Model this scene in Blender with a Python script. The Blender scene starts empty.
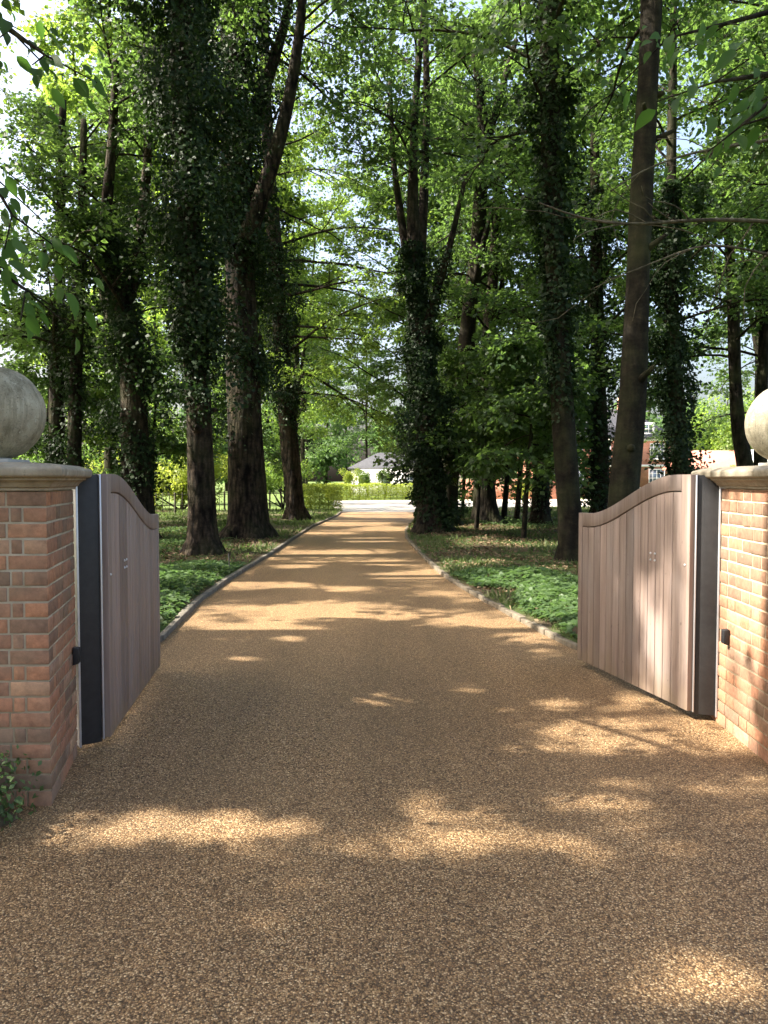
import bpy, bmesh, math, random
import numpy as np
from mathutils import Vector

R = math.radians
rng = np.random.default_rng(11)
random.seed(5)
scn = bpy.context.scene
col = scn.collection

# ------------------------------------------------------------------ camera
FPX, EYE = 769.0, 1.52
TH = math.atan(32 / FPX)
cd = bpy.data.cameras.new('camera')
cd.sensor_fit = 'VERTICAL'; cd.sensor_height = 36; cd.lens = FPX / 1024 * 36
cd.clip_end = 3000; cd.clip_start = 0.05
cam = bpy.data.objects.new('camera', cd); col.objects.link(cam)
cam.location = (0, 0, EYE); cam.rotation_euler = (math.pi / 2 - TH, 0, 0)
scn.camera = cam

def at(px, py, Y):
    """point of the place at distance Y seen at a pixel (survey helper)"""
    u = (px - 384) / FPX; v = (512 - py) / FPX
    dy = math.cos(TH) + v * math.sin(TH); dz = -math.sin(TH) + v * math.cos(TH)
    return Vector((u / dy * Y, Y, EYE + dz / dy * Y))

def ground_at(px, py, z=0.0):
    u = (px - 384) / FPX; v = (512 - py) / FPX
    dy = math.cos(TH) + v * math.sin(TH); dz = -math.sin(TH) + v * math.cos(TH)
    t = (z - EYE) / dz
    return Vector((u * t, dy * t, z))

# ------------------------------------------------------------------ light
SUN_AZ, SUN_EL = -93.0, 46.0          # azimuth from +Y, clockwise positive
S = np.array([math.sin(R(SUN_AZ)) * math.cos(R(SUN_EL)), math.cos(R(SUN_AZ)) * math.cos(R(SUN_EL)), math.sin(R(SUN_EL))])
w = bpy.data.worlds.new('World'); scn.world = w; w.use_nodes = True
nt = w.node_tree; nt.nodes.clear()
sky = nt.nodes.new('ShaderNodeTexSky'); sky.sky_type = 'NISHITA'; sky.sun_disc = False
sky.sun_elevation = R(SUN_EL); sky.sun_rotation = R(SUN_AZ); sky.air_density = 1.0; sky.dust_density = 8.0; sky.ozone_density = 1.0
bg = nt.nodes.new('ShaderNodeBackground'); bg.inputs[1].default_value = 0.15
wo = nt.nodes.new('ShaderNodeOutputWorld')
nt.links.new(sky.outputs[0], bg.inputs[0]); nt.links.new(bg.outputs[0], wo.inputs[0])
sl = bpy.data.lights.new('sun', 'SUN'); sl.energy = 5.0; sl.angle = R(0.53); sl.color = (1.0, 0.93, 0.82)
so = bpy.data.objects.new('sun', sl); col.objects.link(so)
so.rotation_euler = Vector(S).to_track_quat('Z', 'Y').to_euler(); so.location = (-20, 20, 40)

scn.view_settings.view_transform = 'Standard'; scn.view_settings.look = 'None'
scn.view_settings.gamma = 1; scn.view_settings.use_curve_mapping = False
scn.view_settings.exposure = 2.0
scn.render.engine = 'CYCLES'
cy = scn.cycles
cy.max_bounces = 7; cy.diffuse_bounces = 4; cy.glossy_bounces = 2; cy.transmission_bounces = 5; cy.transparent_max_bounces = 6
cy.use_denoising = True; cy.sample_clamp_indirect = 6; cy.caustics_reflective = False; cy.caustics_refractive = False
cy.use_adaptive_sampling = True; cy.adaptive_threshold = 0.015

# ------------------------------------------------------------------ materials
class NT:
    def __init__(s, name):
        s.m = bpy.data.materials.new(name); s.m.use_nodes = True
        s.t = s.m.node_tree; s.t.nodes.clear()
        s.out = s.n('OutputMaterial')
    def n(s, typ, **kw):
        nd = s.t.nodes.new('ShaderNode' + typ)
        for k, v in kw.items():
            if k.startswith('i_'): nd.inputs[k[2:].replace('_', ' ')].default_value = v
            else: setattr(nd, k, v)
        return nd
    def l(s, a, b): s.t.links.new(a, b)
    def ramp(s, fac, stops, interp='LINEAR'):
        r = s.n('ValToRGB'); e = r.color_ramp; e.interpolation = interp
        while len(e.elements) < len(stops): e.elements.new(0.5)
        for el, (p, c) in zip(e.elements, stops):
            el.position = p; el.color = (*c, 1) if len(c) == 3 else c
        s.l(fac, r.inputs[0]); return r.outputs[0]
    def mix(s, fac, a, b, blend='MIX'):
        m = s.n('Mix', data_type='RGBA', blend_type=blend)
        for i, x in ((0, fac), (6, a), (7, b)):
            if hasattr(x, 'is_output') or hasattr(x, 'links'): s.l(x, m.inputs[i])
            else: m.inputs[i].default_value = (*x, 1) if isinstance(x, tuple) and len(x) == 3 else x
        return m.outputs[2]
    def math(s, op, a, b=None):
        m = s.n('Math', operation=op)
        for i, x in ((0, a), (1, b)):
            if x is None: continue
            if hasattr(x, 'links'): s.l(x, m.inputs[i])
            else: m.inputs[i].default_value = x
        return m.outputs[0]
    def pos(s, scale=(1, 1, 1), obj=False):
        if obj: src = s.n('TexCoord').outputs['Object']
        else: src = s.n('NewGeometry').outputs['Position']
        mp = s.n('Mapping'); mp.inputs['Scale'].default_value = scale
        s.l(src, mp.inputs[0]); return mp.outputs[0]
    def noise(s, vec, scale, detail=4, rough=0.55):
        nz = s.n('TexNoise'); nz.inputs['Scale'].default_value = scale; nz.inputs['Detail'].default_value = detail
        nz.inputs['Roughness'].default_value = rough; s.l(vec, nz.inputs['Vector']); return nz.outputs[0]
    def bsdf(s, color, rough=0.8, spec=0.3, bump=None, bstr=0.3, bdist=0.01, metal=0.0):
        p = s.n('BsdfPrincipled'); p.inputs['Specular IOR Level'].default_value = spec; p.inputs['Metallic'].default_value = metal
        if hasattr(rough, 'links'): s.l(rough, p.inputs['Roughness'])
        else: p.inputs['Roughness'].default_value = rough
        if hasattr(color, 'links'): s.l(color, p.inputs['Base Color'])
        else: p.inputs['Base Color'].default_value = (*color, 1)
        if bump is not None:
            b = s.n('Bump'); b.inputs['Strength'].default_value = bstr; b.inputs['Distance'].default_value = bdist
            s.l(bump, b.inputs['Height']); s.l(b.outputs[0], p.inputs['Normal'])
        s.l(p.outputs[0], s.out.inputs[0]); return p
    def attr(s, name='rnd'):
        a = s.n('Attribute', attribute_name=name); return a.outputs['Fac']

def mat_gravel(name, tint, pale):
    k = NT(name); p = k.pos()
    v = k.n('TexVoronoi', feature='F1'); v.inputs['Scale'].default_value = 165; k.l(p, v.inputs['Vector'])
    sep = k.n('SeparateColor'); k.l(v.outputs['Color'], sep.inputs[0])
    c = k.ramp(sep.outputs[0], [(0.0, (.065, .044, .027)), (.25, (.145, .094, .053)), (.5, (.25, .165, .092)), (.75, (.37, .265, .155)), (.9, (.54, .43, .29)), (1, (.70, .60, .45))])
    c = k.mix(k.math('MULTIPLY', sep.outputs[1], .35), c, (.22, .19, .16))
    gap = k.ramp(v.outputs['Distance'], [(.3, (1, 1, 1)), (.8, (.36, .33, .30))])
    c = k.mix(1.0, c, gap, 'MULTIPLY')
    big = k.noise(p, .45, 5)
    c = k.mix(k.ramp(big, [(.35, (0, 0, 0)), (.7, (.5, .5, .5))]), c, k.mix(1.0, c, (1.25, 1.2, 1.1), 'MULTIPLY'))
    lane = k.noise(k.pos((1.6, .05, 1)), 1.0, 4)
    c = k.mix(1.0, c, k.ramp(lane, [(.3, (.82, .82, .82)), (.7, (1.18, 1.17, 1.15))]), 'MULTIPLY')
    wt = k.noise(k.pos((.9, .12, 1)), 1.3, 6, .65)
    c = k.mix(k.ramp(wt, [(.55, (0, 0, 0)), (.72, (.45, .45, .45))]), c, k.mix(1.0, c, (.72, .70, .70), 'MULTIPLY'))
    c = k.mix(1.0, c, tint, 'MULTIPLY')
    if pale: c = k.mix(pale, c, (.56, .52, .45))
    h = k.math('SUBTRACT', k.math('MULTIPLY', sep.outputs[2], .35), v.outputs['Distance'])
    k.bsdf(c, .6, .3, h, .7, .005)
    return k.m

def mat_brick():
    k = NT('weathered_brick'); p = k.pos(obj=True); r = k.attr()
    c = k.ramp(r, [(0, (.23, .15, .105)), (.2, (.31, .18, .118)), (.42, (.39, .195, .12)), (.7, (.45, .225, .13)), (.88, (.34, .215, .15)), (1, (.50, .31, .19))])
    n1 = k.noise(p, 28, 6, .7)
    c = k.mix(1.0, c, k.ramp(n1, [(.3, (.62, .62, .62)), (.7, (1.2, 1.18, 1.15))]), 'MULTIPLY')
    n2 = k.noise(p, 3.2, 5, .6)
    c = k.mix(k.ramp(n2, [(.44, (0, 0, 0)), (.70, (.6, .6, .6))]), c, (.22, .17, .115))
    n3 = k.noise(p, 9, 5, .7)
    c = k.mix(k.ramp(n3, [(.66, (0, 0, 0)), (.74, (.5, .5, .5))]), c, (.46, .40, .33))
    k.bsdf(c, .9, .2, k.noise(p, 70, 5, .7), .5, .004); return k.m

def mat_mortar():
    k = NT('lime_mortar'); p = k.pos(obj=True)
    c = k.ramp(k.noise(p, 12, 6), [(.3, (.37, .30, .20)), (.7, (.55, .46, .325))])
    k.bsdf(c, .95, .1, k.noise(p, 120, 4), .5, .004); return k.m

def mat_stone(name, a, b, stain):
    k = NT(name); p = k.pos(obj=True)
    c = k.ramp(k.noise(p, 9, 7, .65), [(.28, a), (.72, b)])
    st = k.noise(k.pos((9, 9, 1.3), obj=True), 1.0, 6, .7)
    c = k.mix(k.ramp(st, [(.45, (0, 0, 0)), (.72, (.75, .75, .75))]), c, stain)
    sp = k.noise(p, 42, 6, .8)
    c = k.mix(k.ramp(sp, [(.56, (0, 0, 0)), (.68, (.6, .6, .6))]), c, (.12, .11, .085))
    li = k.noise(p, 16, 5, .75)
    c = k.mix(k.ramp(li, [(.62, (0, 0, 0)), (.70, (.55, .55, .55))]), c, (.50, .50, .43))
    k.bsdf(c, .92, .15, k.noise(p, 60, 6, .7), .45, .005); return k.m

def mat_ball(name, a, b, stain):
    k = NT(name); p = k.pos(obj=True)
    c = k.ramp(k.noise(p, 7, 8, .7), [(.3, a), (.7, b)])
    st = k.noise(k.pos((16, 16, 1.6), obj=True), 1.0, 6, .75)
    c = k.mix(k.ramp(st, [(.46, (0, 0, 0)), (.66, (.85, .85, .85))]), c, stain)
    sp = k.noise(p, 55, 6, .85)
    c = k.mix(k.ramp(sp, [(.54, (0, 0, 0)), (.64, (.75, .75, .75))]), c, (.10, .09, .065))
    li = k.noise(p, 20, 6, .8)
    c = k.mix(k.ramp(li, [(.58, (0, 0, 0)), (.66, (.7, .7, .7))]), c, (.58, .56, .46))
    k.bsdf(c, .95, .12, k.noise(p, 48, 7, .8), .7, .008); return k.m

def mat_wood():
    k = NT('weathered_hardwood'); r = k.attr(); p = k.pos((38, 38, 1.2), obj=True)
    c = k.ramp(k.noise(p, 1.0, 7, .65), [(.25, (.172, .126, .102)), (.5, (.262, .198, .165)), (.75, (.345, .275, .235))])
    c = k.mix(1.0, c, k.ramp(r, [(0, (.74, .72, .72)), (.5, (1, .98, .97)), (1, (1.24, 1.2, 1.2))]), 'MULTIPLY')
    g = k.noise(k.pos((5, 5, 1.5), obj=True), 1.0, 4)
    c = k.mix(k.ramp(g, [(.45, (0, 0, 0)), (.75, (.5, .5, .5))]), c, (.30, .265, .25))
    zz = k.n('SeparateXYZ'); k.l(k.pos(obj=True), zz.inputs[0])
    sp = k.math('SUBTRACT', k.noise(k.pos((9, 9, 5), obj=True), 1.0, 5), k.math('MULTIPLY', zz.outputs[2], 1.6))
    c = k.mix(k.ramp(sp, [(.10, (0, 0, 0)), (.45, (.6, .6, .6))]), c, (.27, .20, .13))
    kn = k.noise(k.pos((30, 30, 14), obj=True), 1.0, 2)
    c = k.mix(k.ramp(kn, [(.70, (0, 0, 0)), (.76, (.6, .6, .6))]), c, (.09, .06, .045))
    k.bsdf(c, .62, .3, k.noise(k.pos((160, 160, 3), obj=True), 1.0, 4), .25, .002); return k.m

def mat_bark(name, dark, light, furrow, moss=.25, bs=.9):
    k = NT(name); p = k.pos(obj=True)
    ps = k.pos((furrow, furrow, furrow * .26), obj=True)
    wv = k.n('TexVoronoi', feature='F1'); wv.inputs['Scale'].default_value = 1.0
    nz = k.noise(ps, 1.3, 4)
    add = k.n('VectorMath', operation='ADD'); k.l(ps, add.inputs[0]); k.l(k.mix(1.0, (.9, .9, .9), nz, 'MULTIPLY'), add.inputs[1])
    k.l(add.outputs[0], wv.inputs['Vector'])
    fine = k.noise(p, 26, 6, .7)
    h = k.math('ADD', k.math('MULTIPLY', wv.outputs['Distance'], -1.0), k.math('MULTIPLY', fine, .6))
    c = k.ramp(h, [(-.0, dark), (.1, dark), (.42, light)]) if False else k.mix(k.ramp(wv.outputs['Distance'], [(.15, (0, 0, 0)), (.8, (1, 1, 1))]), light, dark)
    c = k.mix(1.0, c, k.ramp(fine, [(.3, (.6, .6, .6)), (.7, (1.3, 1.3, 1.3))]), 'MULTIPLY')
    m = k.noise(p, 1.7, 5)
    bl = k.noise(k.pos((4, 4, 9), obj=True), 1.0, 5, .75)
    c = k.mix(1.0, c, k.ramp(bl, [(.32, (.5, .5, .5)), (.5, (1, 1, 1)), (.68, (1.7, 1.65, 1.5))]), 'MULTIPLY')
    c = k.mix(k.ramp(m, [(.45, (0, 0, 0)), (.75, (moss * 2, moss * 2, moss * 2))]), c, (.075, .085, .035))
    k.bsdf(c, .95, .15, h, bs, .03); return k.m

def mat_leaf(name, c0, c1, c2, trans, tfac=.45, rough=.5, spec=.35):
    k = NT(name); r = k.attr()
    c = k.ramp(r, [(0, c0), (.5, c1), (1, c2)])
    p = k.n('BsdfPrincipled'); p.inputs['Roughness'].default_value = rough; p.inputs['Specular IOR Level'].default_value = spec
    k.l(c, p.inputs['Base Color'])
    t = k.n('BsdfTranslucent'); k.l(k.mix(1.0, k.ramp(r, [(0, trans), (1, tuple(min(1, x * 1.35) for x in trans))]), (1, 1, 1), 'MULTIPLY'), t.inputs[0])
    ms = k.n('MixShader'); ms.inputs[0].default_value = tfac
    k.l(p.outputs[0], ms.inputs[1]); k.l(t.outputs[0], ms.inputs[2]); k.l(ms.outputs[0], k.out.inputs[0]); return k.m

def mat_plain(name, c, rough=.6, spec=.3, metal=0., var=.15, scale=8, bstr=.1):
    k = NT(name); p = k.pos(obj=True)
    n = k.noise(p, scale, 6, .65)
    cc = k.mix(1.0, c, k.ramp(n, [(.3, (1 - var,) * 3), (.7, (1 + var,) * 3)]), 'MULTIPLY')
    k.bsdf(cc, rough, spec, k.noise(p, scale * 9, 4), bstr, .003, metal); return k.m

def mat_ground():
    k = NT('woodland_floor'); p = k.pos()
    n1 = k.noise(p, .55, 6, .6); n2 = k.noise(p, 7, 6, .75); n3 = k.noise(p, 40, 4, .7)
    soil = k.ramp(n2, [(.3, (.055, .04, .025)), (.55, (.11, .085, .052)), (.75, (.20, .155, .10))])
    grass = k.ramp(n2, [(.3, (.03, .055, .016)), (.7, (.085, .125, .035))])
    f = k.ramp(n1, [(.42, (0, 0, 0)), (.58, (1, 1, 1))])
    c = k.mix(f, grass, soil)
    c = k.mix(1.0, c, k.ramp(n3, [(.3, (.6, .6, .6)), (.7, (1.35, 1.35, 1.35))]), 'MULTIPLY')
    k.bsdf(c, .95, .1, n3, .8, .03); return k.m

def mat_lawn():
    k = NT('mown_grass'); p = k.pos()
    n2 = k.noise(p, .2, 6, .7); n3 = k.noise(p, 14, 5, .75)
    c = k.ramp(n2, [(.3, (.06, .10, .028)), (.7, (.13, .17, .05))])
    c = k.mix(1.0, c, k.ramp(n3, [(.3, (.65, .65, .65)), (.7, (1.3, 1.3, 1.3))]), 'MULTIPLY')
    k.bsdf(c, .95, .1, n3, .8, .04); return k.m

def mat_housebrick():
    k = NT('house_brick'); uv = k.n('UVMap').outputs[0]
    b = k.n('TexBrick'); b.inputs['Scale'].default_value = 1; b.inputs['Brick Width'].default_value = .225; b.inputs['Row Height'].default_value = .075
    b.inputs['Mortar Size'].default_value = .008; b.inputs['Color1'].default_value = (.42, .15, .08, 1); b.inputs['Color2'].default_value = (.32, .10, .06, 1); b.inputs['Mortar'].default_value = (.4, .33, .26, 1)
    k.l(uv, b.inputs['Vector'])
    c = k.mix(1.0, b.outputs[0], k.ramp(k.noise(k.pos(), 1.3, 5), [(.3, (.8, .8, .8)), (.7, (1.15, 1.15, 1.15))]), 'MULTIPLY')
    k.bsdf(c, .9, .15); return k.m

M = {}
M['gravel'] = mat_gravel('resin_bound_gravel', (1.10, .96, .76), 0)
M['gravel_pale'] = mat_gravel('pale_courtyard_gravel', (1.15, 1.1, 1.05), .75)
M['brick'] = mat_brick(); M['mortar'] = mat_mortar()
M['stone'] = mat_stone('weathered_limestone', (.25, .215, .16), (.42, .37, .285), (.16, .135, .10))
M['ballstone'] = mat_ball('lichened_stone', (.25, .225, .16), (.50, .46, .35), (.15, .13, .085))
M['lead'] = mat_plain('lead_plinth', (.42, .41, .38), .7, .3)
M['wood'] = mat_wood()
M['steel'] = mat_plain('anthracite_steel', (.032, .031, .031), .5, .35, 0, .2, 20)
M['alu'] = mat_plain('aluminium_trim', (.62, .62, .63), .4, .5, .6, .08, 20)
M['plastic'] = mat_plain('black_plastic', (.02, .02, .022), .45, .4)
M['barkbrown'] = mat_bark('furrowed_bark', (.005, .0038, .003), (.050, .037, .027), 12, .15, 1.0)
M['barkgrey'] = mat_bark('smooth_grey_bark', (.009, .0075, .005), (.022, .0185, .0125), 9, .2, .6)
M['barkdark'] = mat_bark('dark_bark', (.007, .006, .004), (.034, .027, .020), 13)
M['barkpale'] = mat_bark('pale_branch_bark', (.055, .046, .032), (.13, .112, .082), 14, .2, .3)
M['leaf'] = mat_leaf('broad_leaf', (.020, .046, .015), (.032, .067, .020), (.058, .098, .028), (.14, .245, .046), .47)
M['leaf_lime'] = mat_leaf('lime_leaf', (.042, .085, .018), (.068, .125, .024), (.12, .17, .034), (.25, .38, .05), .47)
M['leaf_dark'] = mat_leaf('dark_near_leaf', (.022, .05, .013), (.035, .075, .018), (.05, .10, .02), (.10, .23, .03), .35, .6, .18)
M['ivy'] = mat_leaf('ivy_leaf', (.010, .022, .008), (.016, .033, .011), (.03, .052, .017), (.04, .085, .018), .16, .55, .18)
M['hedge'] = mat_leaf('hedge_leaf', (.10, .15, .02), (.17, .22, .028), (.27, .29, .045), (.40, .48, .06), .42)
M['cover'] = mat_leaf('ground_plant_leaf', (.043, .083, .029), (.068, .115, .041), (.105, .158, .060), (.13, .235, .058), .35, .5)
M['grass'] = mat_leaf('grass_blade', (.035, .058, .017), (.065, .092, .028), (.14, .14, .06), (.12, .19, .04), .35, .6)
M['litter'] = mat_leaf('dead_leaf', (.07, .045, .025), (.15, .10, .055), (.26, .19, .11), (.12, .08, .03), .15, .8)
M['far'] = mat_leaf('far_leaf', (.045, .085, .035), (.065, .115, .045), (.10, .155, .055), (.12, .22, .05), .35, .7, .2)
M['ground'] = mat_ground(); M['lawn'] = mat_lawn()
M['granite'] = mat_plain('granite_kerb', (.155, .13, .095), .85, .2, 0, .35, 14, .4)
M['kerbgrey'] = mat_plain('grey_edging', (.155, .138, .112), .9, .15, 0, .35, 9, .4)
M['slate'] = mat_plain('slate_tiles', (.055, .057, .064), .9, .1, 0, .2, 6)
M['tile'] = mat_plain('clay_tiles', (.36, .15, .11), .85, .2, 0, .2, 6)
M['render'] = mat_plain('white_render', (.80, .78, .76), .85, .2, 0, .05, 2)
M['cream'] = mat_plain('cream_render', (.66, .56, .44), .85, .2, 0, .06, 2)
M['white'] = mat_plain('white_paint', (.80, .80, .80), .4, .4, 0, .03, 4)
M['glass'] = mat_plain('window_glass', (.05, .07, .10), .06, .8, 0, .1, 2, 0)
M['hbrick'] = mat_housebrick()
M['post'] = mat_plain('weathered_post', (.075, .068, .052), .85, .15, 0, .3, 10)
M['soil'] = mat_plain('dark_soil', (.11, .085, .055), .95, .1, 0, .4, 20, .6)

# ------------------------------------------------------------------ mesh helpers
def mesh_np(name, V, F, mat, rnd=None, parent=None, smooth=False, loc=(0, 0, 0), link=True):
    """V (n,3); F list of (m,k) index arrays"""
    if not isinstance(F, list): F = [F]
    V = np.asarray(V, dtype=np.float32)
    me = bpy.data.meshes.new(name)
    me.vertices.add(len(V)); me.vertices.foreach_set('co', V.ravel())
    idx = np.concatenate([f.ravel() for f in F]).astype(np.int32)
    tot = np.concatenate([np.full(len(f), f.shape[1]) for f in F]).astype(np.int32)
    st = np.concatenate([[0], np.cumsum(tot)[:-1]]).astype(np.int32)
    me.loops.add(len(idx)); me.loops.foreach_set('vertex_index', idx)
    me.polygons.add(len(tot)); me.polygons.foreach_set('loop_start', st); me.polygons.foreach_set('loop_total', tot)
    if smooth: me.polygons.foreach_set('use_smooth', np.ones(len(tot), dtype=bool))
    me.update(calc_edges=True)
    if rnd is not None:
        a = me.attributes.new('rnd', 'FLOAT', 'POINT'); a.data.foreach_set('value', np.asarray(rnd, dtype=np.float32))
    me.materials.append(mat)
    o = bpy.data.objects.new(name, me); o.location = loc
    if parent: o.parent = parent
    if link: col.objects.link(o)
    return o

class MB:
    """collects solids for ONE mesh object"""
    def __init__(s): s.V = []; s.Q = []; s.T = []; s.r = []; s.n = 0
    def add(s, V, Q=None, T=None, r=0.5):
        V = np.asarray(V, float)
        if Q is not None and len(Q): s.Q.append(np.asarray(Q) + s.n)
        if T is not None and len(T): s.T.append(np.asarray(T) + s.n)
        s.V.append(V); s.r.append(np.full(len(V), r)); s.n += len(V)
    def hexa(s, b, t, r=.5):
        """b, t: four bottom / top corners, counter-clockwise from above"""
        s.add(list(b) + list(t), [[3, 2, 1, 0], [4, 5, 6, 7], [0, 1, 5, 4], [1, 2, 6, 5], [2, 3, 7, 6], [3, 0, 4, 7]], r=r)
    def box(s, x0, x1, y0, y1, z0, z1, r=.5):
        s.hexa([(x0, y0, z0), (x1, y0, z0), (x1, y1, z0), (x0, y1, z0)], [(x0, y0, z1), (x1, y0, z1), (x1, y1, z1), (x0, y1, z1)], r)
    def tube(s, P, rad, n=8, r=.5, caps=True, flare=None):
        P = np.asarray(P, float); rad = np.asarray(rad, float); m = len(P)
        T = np.gradient(P, axis=0); T /= np.linalg.norm(T, axis=1)[:, None] + 1e-9
        ref = np.array([1., 0, 0]) if abs(T[0][0]) < .8 else np.array([0, 1., 0])
        a = np.linspace(0, 2 * math.pi, n, endpoint=False)
        U = np.cross(T, ref); U /= np.linalg.norm(U, axis=1)[:, None]
        W = np.cross(T, U)
        rr = rad[:, None] * (np.ones((m, n)) if flare is None else flare)
        V = P[:, None, :] + rr[..., None] * (np.cos(a)[None, :, None] * U[:, None, :] + np.sin(a)[None, :, None] * W[:, None, :])
        i = np.arange(m - 1)[:, None] * n; j = np.arange(n)[None, :]; j2 = (j + 1) % n
        Q = np.stack([i + j, i + j2, i + n + j2, i + n + j], -1).reshape(-1, 4)
        V = V.reshape(-1, 3); tri = None
        if caps:
            V = np.vstack([V, P[-1] + T[-1] * rad[-1] * .5]); k = m * n
            tri = np.array([[(m - 1) * n + q, (m - 1) * n + (q + 1) % n, k] for q in range(n)])
        s.add(V, Q, tri, r)
    def build(s, name, mat, parent=None, smooth=False, loc=(0, 0, 0)):
        V = np.vstack(s.V); F = []
        if s.Q: F.append(np.vstack(s.Q))
        if s.T: F.append(np.vstack(s.T))
        return mesh_np(name, V, F, mat, np.concatenate(s.r), parent, smooth, loc)

def bevel(o, w=.004, seg=2):
    m = o.modifiers.new('bevel', 'BEVEL'); m.width = w; m.segments = seg; m.limit_method = 'ANGLE'; m.angle_limit = R(40); return o

def empty(name, loc, rz=0):
    o = bpy.data.objects.new(name, None); o.location = loc; o.rotation_euler = (0, 0, rz); o.empty_display_size = .2
    col.objects.link(o); return o

def tag(o, label=None, cat=None, group=None, kind=None):
    if label: o['label'] = label
    if cat: o['category'] = cat
    if group: o['group'] = group
    if kind: o['kind'] = kind
    return o

# ------------------------------------------------------------------ sun gaps in the canopy
# places (as seen) where the sun reaches the drive, the verge and the gate through gaps between the leaves
GAPS = [(115, 838, 90, 17), (205, 826, 120, 21), (290, 820, 50, 11), (300, 852, 26, 7), (395, 848, 40, 7), (430, 813, 44, 12), (480, 840, 85, 10), (560, 846, 44, 9),
        (652, 828, 26, 7), (575, 772, 34, 8), (625, 778, 34, 6), (600, 733, 55, 10), (655, 745, 50, 10), (530, 752, 30, 5), (700, 790, 50, 7), (640, 806, 30, 5),
        (735, 1000, 80, 42), (600, 800, 40, 9), (380, 700, 30, 5), (470, 690, 26, 5), (555, 705, 30, 6), (690, 850, 40, 9), (345, 752, 26, 6), (250, 705, 24, 5), (625, 985, 30, 16), (735, 812, 40, 8), (480, 755, 22, 4),
        (246, 659, 28, 4), (415, 655, 20, 3.5), (545, 652, 26, 4), (640, 700, 20, 5), (300, 640, 22, 3),
        (235, 628, 36, 5), (300, 629, 40, 3.5), (330, 606, 60, 4), (255, 608, 40, 4), (470, 621, 50, 4), (395, 618, 26, 3), (520, 640, 22, 4),
        (290, 585, 30, 3.5), (410, 576, 42, 5), (350, 588, 30, 2.5), (440, 594, 30, 3),
        (345, 553, 50, 3.5), (385, 563, 34, 3), (300, 566, 26, 3), (372, 540, 40, 3), (330, 533, 30, 2.5), (390, 529, 30, 2.5), (352, 523, 40, 2.5), (380, 515, 40, 3),
        (180, 585, 26, 9), (190, 620, 28, 7), (520, 588, 44, 6), (548, 632, 34, 12), (555, 606, 26, 9), (480, 566, 40, 4), (520, 548, 50, 4), (470, 541, 30, 3), (270, 548, 18, 4), (180, 535, 20, 4), (560, 575, 20, 4),
        (300, 517, 18, 2.5), (500, 530, 40, 2.5), (165, 520, 12, 3)]
# sunlit places above the ground: pier side and gate face, traced down the sun's line to the ground
def trace(p):
    p = np.array(p, float); q = p - S * (p[2] / S[2]); return q[:2]
GAPS_XY = []          # (x, y, rx, ry)
for z in (1.3, 1.1, .9, .7, .5, .15):
    for yy in (4.1, 4.35, 4.6):
        if (z == .5 and yy > 4.3) or (z == .15 and yy < 4.3) or (z == .9 and yy == 4.1) or (z == 1.3 and yy == 4.35): continue
        c = trace((2.07, yy, z)); GAPS_XY.append((c[0], c[1], .17, .17))
for z in (.12, .3, .48, .66, .84, 1.0, 1.15):
    c = trace((1.95, 4.86, z)); GAPS_XY.append((c[0], c[1], .14, .12))
    if z < .95: c = trace((1.90, 5.10, z)); GAPS_XY.append((c[0], c[1], .13, .13))
    if z in (.12, .48, .66): c = trace((1.85, 5.32, z)); GAPS_XY.append((c[0], c[1], .09, .11))
for z in (.5, .6): 
    c = trace((1.74, 5.75, z)); GAPS_XY.append((c[0], c[1], .07, .03))
c = trace((2.36, 4.5, 1.86)); GAPS_XY.append((c[0], c[1], .22, .24))

def sun_open(C, amt=1.0):
    """True where a leaf at C would stand in one of the gaps"""
    g = C[:, :2] - S[None, :2] * (C[:, 2:3] / S[2])
    y = g[:, 1]; m = np.zeros(len(C), bool)
    ok = y > .6
    dy, dz = y, -EYE
    # picture of the ground point
    c, s_ = math.cos(TH), math.sin(TH)
    dep = y * c + EYE * s_; up = y * s_ - EYE * c
    px = 384 + FPX * g[:, 0] / np.maximum(dep, .1); py = 512 - FPX * up / np.maximum(dep, .1)
    jit = rng.normal(0, .20, len(C))
    for (gx, gy, rx, ry) in GAPS:
        d = np.sqrt(((px - gx) / rx) ** 2 + ((py - gy) / ry) ** 2)
        m |= ok & (d + jit < 1.05 * amt)
    for (gx, gy, rx, ry) in GAPS_XY:
        d = np.sqrt(((g[:, 0] - gx) / rx) ** 2 + ((g[:, 1] - gy) / ry) ** 2)
        m |= d + jit < 1.05
    return m

_gx, _gy = np.meshgrid(np.arange(-9, 9, .03), np.arange(.7, 42, .03), indexing='ij')
_gm = sun_open(np.stack([_gx.ravel(), _gy.ravel(), np.zeros(_gx.size)], 1), .9).reshape(_gx.shape)
def in_gap(p):
    i = int((p[0] - S[0] * p[2] / S[2] + 9) / .03); j = int((p[1] - S[1] * p[2] / S[2] - .7) / .03)
    return 0 <= i < _gm.shape[0] and 0 <= j < _gm.shape[1] and _gm[i, j]

def in_view(p, near=13.0):
    if p[1] < .3 or p[1] > near: return False
    px = 384 + FPX * p[0] / p[1]; py = 480 - FPX * (p[2] - EYE) / p[1]
    return -45 < px < 813 and py > -45

# ------------------------------------------------------------------ leaves
def nrm(a): return a / (np.linalg.norm(a, axis=1)[:, None] + 1e-9)

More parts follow.
